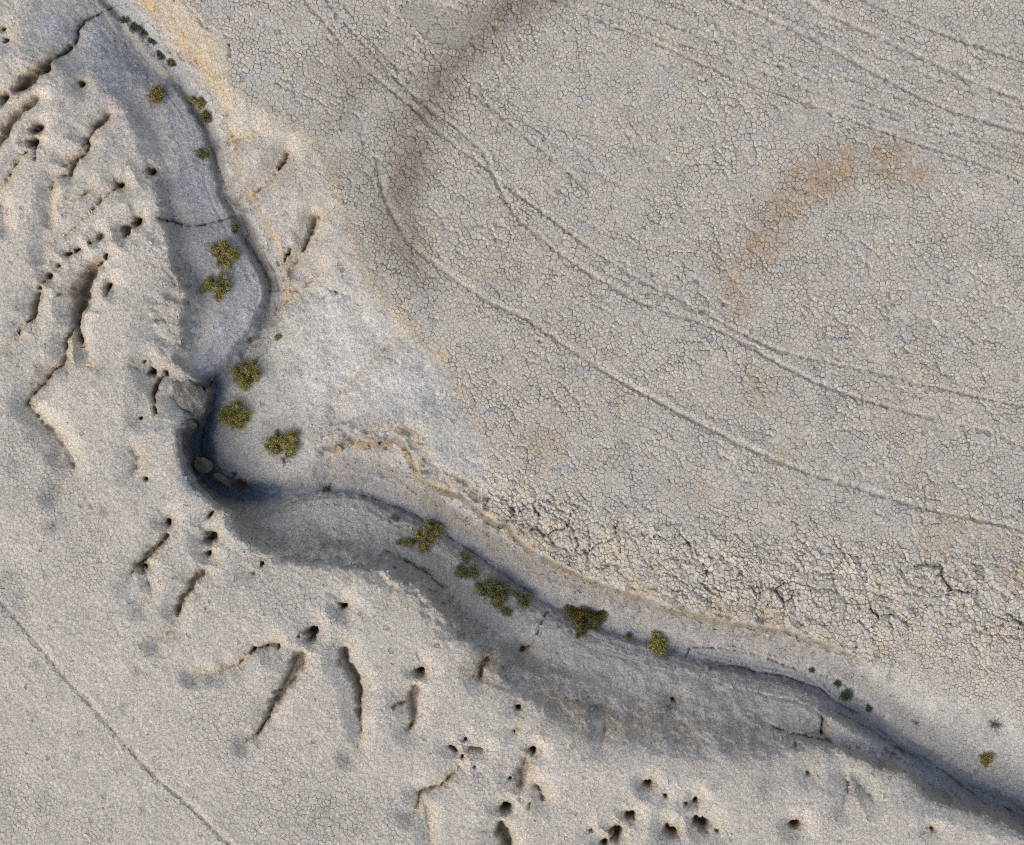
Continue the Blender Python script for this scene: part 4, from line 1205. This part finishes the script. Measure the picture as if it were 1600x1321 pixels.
slabs = [((567,697),(.17,.12),.2,'pale orange crust slab broken off the bank, leftmost of the slumped slabs'),
         ((585,694),(.10,.12),1.1,'narrow upright orange crust slab beside the leftmost slumped slab'),
         ((602,692),(.13,.09),.5,'tan crust slab slumped midway along the broken bank edge'),
         ((530,702),(.11,.08),2.3,'small tan slab at the left end of the broken bank'),
         ((640,716),(.12,.09),-.9,'tan crust slab sliding down where the broken bank turns downward'),
         ((652,741),(.10,.07),-.8,'small orange slab lowest on the turn of the broken bank')]
for i, (p, sz, a, lab) in enumerate(slabs):
    g, _ = ground_at(*p)
    r = random.Random(90 + i)
    bm = bmesh.new()
    n = 9
    ring = [(math.cos(k / n * 6.283) * sz[0] * r.uniform(.75, 1.15), math.sin(k / n * 6.283) * sz[1] * r.uniform(.75, 1.15)) for k in range(n)]
    lo = [bm.verts.new((x * .9, y * .9, -.05)) for x, y in ring]
    mi = [bm.verts.new((x, y, .0)) for x, y in ring]
    hi = [bm.verts.new((x * .93, y * .93, .035 + r.uniform(-.008, .008))) for x, y in ring]
    c = bm.verts.new((0, 0, .045))
    for k in range(n):
        k1 = (k + 1) % n
        bm.faces.new((lo[k], lo[k1], mi[k1], mi[k])); bm.faces.new((mi[k], mi[k1], hi[k1], hi[k])); bm.faces.new((hi[k], hi[k1], c))
    bm.faces.new(lo[::-1])
    me = bpy.data.meshes.new('crust_slab'); bm.to_mesh(me); bm.free()
    me.materials.append(MAT_CRUST)
    o = bpy.data.objects.new('crust_slab', me); COLL.objects.link(o)
    o.location = g + Vector((0, 0, .04))
    o.rotation_euler = (r.uniform(-.25, .25), r.uniform(-.25, .25), a)
    tag(o, lab, 'slab', 'slumped crust slabs along the broken bank')


# ------------------------------------------------------------------ plants
def leaf_material(name):
    m, nt, b = new_mat(name)
    at = nt.nodes.new('ShaderNodeAttribute'); at.attribute_name = 'soil'
    nt.links.new(at.outputs['Color'], b.inputs['Base Color'])
    b.inputs['Roughness'].default_value = .7
    b.inputs['Specular IOR Level'].default_value = .25
    b.inputs['Transmission Weight'].default_value = 0
    return m


MAT_LEAF = leaf_material('leaf')
m_, nt_, b_ = new_mat('twig_bark'); b_.inputs['Base Color'].default_value = (.20, .165, .14, 1); MAT_WOOD = m_
m_, nt_, b_ = new_mat('dead_red_twig'); b_.inputs['Base Color'].default_value = (.105, .060, .050, 1); MAT_RED = m_
m_, nt_, b_ = new_mat('dead_grey_twig'); b_.inputs['Base Color'].default_value = (.17, .155, .15, 1); MAT_GREY = m_


def tube_mesh(paths, name, mat, parent, sides=4):
    verts = []; faces = []; tot = []
    for pts, r0, r1 in paths:
        base = len(verts)
        n = len(pts)
        for i, p in enumerate(pts):
            t = i / max(1, n - 1)
            r = r0 + (r1 - r0) * t
            dirv = (pts[min(i + 1, n - 1)] - pts[max(i - 1, 0)])
            dirv = dirv.normalized() if dirv.length > 1e-9 else Vector((0, 0, 1))
            s1 = dirv.cross(Vector((.3, .2, .93))).normalized(); s2 = dirv.cross(s1)
            for k in range(sides):
                a = k / sides * 6.283
                verts.append(p + (s1 * math.cos(a) + s2 * math.sin(a)) * r)
        for i in range(n - 1):
            for k in range(sides):
                k1 = (k + 1) % sides
                faces += [base + i * sides + k, base + i * sides + k1, base + (i + 1) * sides + k1, base + (i + 1) * sides + k]
                tot.append(4)
    o = mesh_obj(name, np.array([list(v) for v in verts]), faces, tot, mat, None, parent, smooth=True)
    o['kind'] = 'stuff'                         # twigs too thin to pick apart
    return o


def shrub(px, lobes, label, palette, group, name='shrub', dens=1.0, height=.95, leafsize=.030, spiky=.45, leafy=1.0, wood=MAT_WOOD, seed_=1, cat='shrub'):
    """lobes: (dx, dy, r) in photo pixels around px; each lobe is a spray of leafy twigs."""
    r = random.Random(seed_)
    g, _ = ground_at(*px)
    root = bpy.data.objects.new(name, None)
    COLL.objects.link(root)
    root.location = g
    tag(root, label, cat, group)
    paths = []; LV = []; LC = []
    lobes = list(lobes)
    for (dx, dy, lr) in list(lobes):                        # stray sprigs break the outline
        if lr > 6 and r.random() < .7:
            a = r.random() * 6.283
            lobes.append((dx + math.cos(a) * lr * .95, dy + math.sin(a) * lr * .95, lr * r.uniform(.3, .5)))
    for (dx, dy, lr) in lobes:
        lr = lr * 1.12
        R = lr * M
        lc = Vector((dx * M, -dy * M, 0))
        zb = zworld(g.x + lc.x, g.y + lc.y) - g.z
        base = Vector((lc.x * .45, lc.y * .45, 0)); base.z = zworld(g.x + base.x, g.y + base.y) - g.z - .02
        hgt = R * height * 1.5
        # sub-clumps make the outline uneven
        ncl = max(6, int(9 + lr * 1.7))
        for c in range(ncl):
            a = r.random() * 6.283
            rr = math.sqrt(r.random()) * (1.0 + spiky * (r.random() - .3))
            tip = Vector((lc.x + math.cos(a) * rr * R * .85, lc.y + math.sin(a) * rr * R * .85, zb + hgt * (1 - .62 * rr * rr) * r.uniform(.75, 1.1)))
            mid = base.lerp(tip, .5) + Vector((r.uniform(-1, 1), r.uniform(-1, 1), r.uniform(-.3, .8))) * R * .14
            th = .004 + .010 * min(1, lr / 22)
            paths.append(([base, base.lerp(mid, .55) + Vector((0, 0, R * .05)), mid, tip], th, th * .3))
            ck = r.random()
            yellow = r.random() < .45
            cr = R * r.uniform(.13, .25) * (1.25 if lr < 9 else 1)
            n = int(1.25 * leafy * dens * (26 + 3400 * cr * cr / (leafsize / .03) ** 2 * 1.0))
            n = min(n, 520)
            for _ in range(n):
                # leaves along short twigs that stand out of the clump
                dv = Vector((r.gauss(0, 1), r.gauss(0, 1), r.gauss(.35, .8)))
                dv.normalize()
                rad = cr * (r.random() ** .5)
                t = r.uniform(.5, 1.15)
                o = base.lerp(tip, t) + dv * rad * (1.35 - 1.1 * abs(t - .78))
                if r.random() < .07:
                    o += dv * cr * .5
                lo_ = Vector((r.gauss(0, .8) + dv.x, r.gauss(0, .8) + dv.y, r.gauss(.4, .6) + dv.z)).normalized()
                sd = lo_.cross(Vector((r.gauss(0, 1), r.gauss(0, 1), r.gauss(0, 1)))).normalized()
                ll = leafsize * r.uniform(.6, 1.4); lw = ll * .26
                LV += [o - sd * lw * .4, o + lo_ * ll * .5 + sd * lw, o + lo_ * ll, o + lo_ * ll * .5 - sd * lw]
                k = .25 + .75 * (t - .5) / .6 * (.5 + .5 * rad / cr) + .25 * dv.z
                c0, c1 = palette[0], palette[1 if not yellow else 2]
                q = min(1, max(0, k) ** 1.3 * 1.2 * r.uniform(.5, 1.25))
                cc_ = [c0[j] + (c1[j] - c0[j]) * q for j in range(3)]
                if r.random() < .05:
                    cc_ = list(palette[3])
                br = (.75 + .5 * ck)
                cc_ = [x * br for x in cc_]
                LC += [cc_] * 4
        for _ in range(int(3 + lr * .25)):
            a = r.random() * 6.283
            tip = Vector((lc.x + math.cos(a) * R * r.uniform(.6, 1.05), lc.y + math.sin(a) * R * r.uniform(.6, 1.05), zb + hgt * r.uniform(.25, .8)))
            paths.append(([base, base.lerp(tip, .5) + Vector((r.uniform(-1, 1), r.uniform(-1, 1), .6)) * R * .1, tip], .006, .002))
    tube_mesh(paths, 'stems', wood, root)
    if LV:
        nq = len(LV) // 4
        mesh_obj('foliage', np.array([list(v) for v in LV]), np.arange(nq * 4), np.full(nq, 4), MAT_LEAF, np.array(LC), root)
    return root


OLIVE = [(0.081, 0.085, 0.034), (0.29, 0.268, 0.088), (0.47, 0.388, 0.116), (0.351, 0.276, 0.141)]
RUSTY = [(0.085, 0.079, 0.037), (0.317, 0.239, 0.095), (0.429, 0.292, 0.101), (0.365, 0.235, 0.12)]
GREEN = [(0.041, 0.057, 0.038), (0.086, 0.119, 0.066), (0.112, 0.152, 0.079), (0.135, 0.143, 0.095)]
GREYG = [(0.079, 0.079, 0.048), (0.189, 0.186, 0.089), (0.255, 0.237, 0.093), (0.224, 0.196, 0.138)]
DARKO = [(0.052, 0.057, 0.029), (0.158, 0.163, 0.062), (0.248, 0.226, 0.076), (0.184, 0.155, 0.1)]
GU_ = 'shrubs on the upper gully bench'
GB_ = 'shrubs around the pool bend'
GL_ = 'shrubs along the lower channel'
TUF = 'green tufts on the channel bed'
shrub((246,149), [(-2,-6,10),(6,-2,9),(-7,5,9),(3,8,8),(0,0,9)], 'round rusty olive shrub, highest of the larger shrubs on the upper bench', RUSTY, GU_, seed_=2)
shrub((269,99), [(-1,0,6),(3,1,5)], 'very small dark olive shrub in the upper channel, just below the green tufts', DARKO, GU_, seed_=3)
shrub((305,157), [(-5,-1,5),(0,1,5)], 'tiny olive shrub, upper one of the close pair beside the upper channel', OLIVE, GU_, seed_=4)
shrub((314,164), [(0,0,7)], 'tiny rusty shrub wedged between two other small shrubs by the upper channel', RUSTY, GU_, seed_=5)
shrub((322,184), [(0,-1,8),(3,3,7),(-4,1,6)], 'small dark brown-green shrub at the bottom of the trio by the upper channel', DARKO, GU_, seed_=6)
shrub((317,241), [(-5,0,7),(3,-1,8),(7,2,6)], 'small pale olive shrub alone on the bench below the trio', GREYG, GU_, seed_=7)
shrub((367,357), [(0,-2,6),(1,4,5)], 'tiny olive shrub right of the bench crack, above the tall ragged shrub', DARKO, GU_, seed_=8)
shrub((352,402), [(-20,-16,6),(-13,-8,7),(-4,-24,6),(0,-14,8),(14,-8,9),(6,-2,11),(-4,6,9),(2,16,9),(18,-2,6)], 'ragged branching olive shrub, taller of the two touching shrubs on the bench', OLIVE, GU_, spiky=.5, seed_=9)
shrub((339,447), [(-20,4,6),(-10,0,9),(-12,-10,6),(2,4,10),(14,-6,9),(8,-14,6),(4,14,8),(16,6,7)], 'sprawling yellow-green shrub, lower of the two touching shrubs on the bench', OLIVE, GU_, spiky=.4, seed_=10)
shrub((390,533), [(0,0,5)], 'tiny brownish shrub on the bench lip where the channel turns', RUSTY, GB_, seed_=11)
shrub((434,528), [(0,0,5)], 'tiny yellow shrub on the outer bank where the channel turns', OLIVE, GB_, seed_=12)
shrub((385,585), [(-14,2,10),(-4,-14,9),(4,-4,12),(14,-10,10),(-6,10,12),(2,18,8),(18,2,8),(-18,-4,7)], 'bushy yellow-green shrub, topmost of the three large shrubs on the point bar', OLIVE, GB_, spiky=.3, seed_=13)
shrub((366,648), [(-14,6,12),(-6,-8,12),(8,-12,11),(18,-2,11),(2,8,13),(14,12,10),(-20,2,8),(4,18,9)], 'round dense shrub with brown centre, nearest the dark pool on the point bar', OLIVE, GB_, spiky=.25, seed_=14)
shrub((441,694), [(-18,-2,11),(-8,-8,10),(4,-6,11),(16,-10,11),(20,4,10),(-10,10,10),(14,12,8),(-22,4,6)], 'wide yellow-green shrub, rightmost of the three large shrubs on the point bar', OLIVE, GB_, spiky=.3, seed_=15)
shrub((618,809), [(0,0,6)], 'tiny grey-green shrub alone above the sprawling shrub on the lower bench', GREYG, GL_, seed_=16)
shrub((660,842), [(6,-12,12),(20,-12,9),(-6,-6,10),(26,-16,7),(-28,6,6),(-38,4,5),(-20,8,5),(4,6,9),(2,16,8),(12,2,8)], 'sprawling shrub with a yellow arm reaching left on the lower bench', OLIVE, GL_, spiky=.5, seed_=17)
shrub((727,871), [(0,0,7),(4,3,5)], 'small grey-green shrub at the channel edge above the paired shrubs', GREYG, GL_, seed_=18)
shrub((721,894), [(-2,0,8),(4,4,6),(0,-6,6)], 'left shrub of the grey-green pair by the lower channel', GREYG, GL_, seed_=19)
shrub((739,893), [(0,-2,8),(4,5,6)], 'right shrub of the grey-green pair by the lower channel', GREYG, GL_, seed_=20)
shrub((770,918), [(-18,4,8),(-6,-4,12),(6,0,13),(-2,8,12),(18,-2,9),(8,20,9),(4,26,7),(16,12,8),(-24,-2,5)], 'large dark shrub with a bright yellow lower lobe in the lower row', DARKO, GL_, spiky=.4, seed_=21)
shrub((778,937), [(-2,0,8),(5,-3,7)], 'bright yellow-green shrub tucked under the large dark shrub', OLIVE, GL_, seed_=22)
shrub((815,936), [(-10,-10,7),(9,-2,8),(2,10,7),(-2,2,6),(8,6,6)], 'thin grey-olive shrub just right of the large dark shrub', GREYG, GL_, spiky=.5, seed_=23, dens=.8)
shrub((791,955), [(-3,0,6),(4,2,6)], 'small low yellowish shrub below the large dark shrub', GREYG, GL_, seed_=24)
shrub((912,965), [(-24,-10,9),(-14,0,12),(-2,-6,12),(8,2,14),(20,4,12),(28,-2,8),(-2,14,10),(-6,22,7),(14,12,9)], 'large orange-tinged dark shrub, right end of the lower row', [(.032, .034, .014), (.105, .098, .026), (.215, .140, .030), (.15, .10, .05)], GL_, spiky=.35, seed_=25)
shrub((979,996), [(0,0,5),(4,-3,3)], 'tiny brown-green shrub left of the round ball-shaped shrub', GREYG, GL_, seed_=26)
shrub((1026,1006), [(0,-6,11),(-7,2,10),(7,2,10),(0,8,10),(0,0,12)], 'compact round ball-shaped olive shrub by the lower channel', OLIVE, GL_, spiky=0, height=.75, seed_=27, dens=1.2)
shrub((1539,1185), [(-3,-1,7),(4,-2,7),(0,5,7)], 'small brown-yellow shrub alone on the right bank near the frame edge', RUSTY, GL_, seed_=28)
for i, (p, lobes, lab) in enumerate([
    ((196,34), [(0,0,5),(-6,-3,4)], 'green tuft highest up in the upper channel'),
    ((213,42), [(0,0,7),(-5,4,5),(6,3,5)], 'green tuft second down the upper channel'),
    ((224,50), [(0,0,8),(6,2,5)], 'fullest green tuft of the upper channel'),
    ((236,64), [(0,0,6),(5,3,4)], 'green tuft fourth down the upper channel'),
    ((252,89), [(0,0,5),(-4,-6,4)], 'green tuft lowest in the upper channel'),
    ((511,764), [(0,0,5),(-3,3,3)], 'faint green tuft in the channel below the point bar'),
    ((1267,1048), [(0,0,5)], 'small green tuft leftmost of those in the lower right channel'),
    ((1308,1067), [(0,0,5),(3,4,3)], 'small green tuft directly above the fullest tuft of the lower right channel'),
    ((1322,1085), [(0,0,9),(-4,3,6),(4,4,6)], 'fullest dark green tuft on the bed of the lower right channel'),
    ((1356,1107), [(0,0,5),(3,2,3)], 'small green tuft lowest in the lower right channel')]):
    shrub(p, lobes, lab, GREEN, TUF, name='green_tuft', height=.4, leafsize=.034, seed_=60 + i, cat='tuft', dens=.4 if p[0] in (511, 1267) else .55, spiky=.8)


def dead_brush(px, rpx, label, mat, seed_, n=60, h=.55):
    r = random.Random(seed_)
    g, _ = ground_at(*px)
    root = bpy.data.objects.new('dead_brush', None); COLL.objects.link(root); root.location = g
    tag(root, label, 'brush')
    R = rpx * M
    main = []; tw = []
    for _ in range(n):
        a = r.random() * 6.283; el = r.uniform(.1, 1.2)
        dv = Vector((math.cos(a) * math.cos(el), math.sin(a) * math.cos(el), math.sin(el) * h))
        p0 = Vector((r.gauss(0, .12), r.gauss(0, .12), .02)) * R
        p1 = p0 + dv * R * r.uniform(.4, .7) + Vector((r.uniform(-1, 1), r.uniform(-1, 1), r.random())) * R * .12
        p2 = p1 + (dv + Vector((r.uniform(-.7, .7), r.uniform(-.7, .7), r.uniform(-.4, .4)))) * R * r.uniform(.25, .5)
        main.append(([p0, p1, p2], .006, .002))
        for _ in range(3):
            q = p1.lerp(p2, r.random())
            tw.append(([q, q + Vector((r.uniform(-1, 1), r.uniform(-1, 1), r.uniform(-.3, .8))) * R * .3], .003, .0015))
    tube_mesh(main, 'stems', mat, root)
    tube_mesh(tw, 'twigs', mat, root, 3)
    return root


dead_brush((380,756), 14, 'reddish-brown tangle of dead twigs on the bed right of the boulder', MAT_RED, 3, 90)
dead_brush((366,741), 6, 'small wisp of reddish dead twigs above the larger dead tangle', MAT_RED, 4, 24)
dead_brush((1554,1131), 13, 'grey leafless dead bush on the right bank above the brown-yellow shrub', MAT_GREY, 5, 70, .8)
dead_brush((1044,1023), 11, 'grey dead brush at the foot of the ball-shaped shrub', MAT_GREY, 6, 50, .4)
dead_brush((445,721), 10, 'curved grey dead twigs under the rightmost point-bar shrub', MAT_GREY, 7, 30, .3)
dead_brush((1432,1130), 5, 'small dark dead sprig at the edge of the lower right bed', MAT_WOOD, 8, 24, .5)
print('done', round(time.time() - T0, 1))
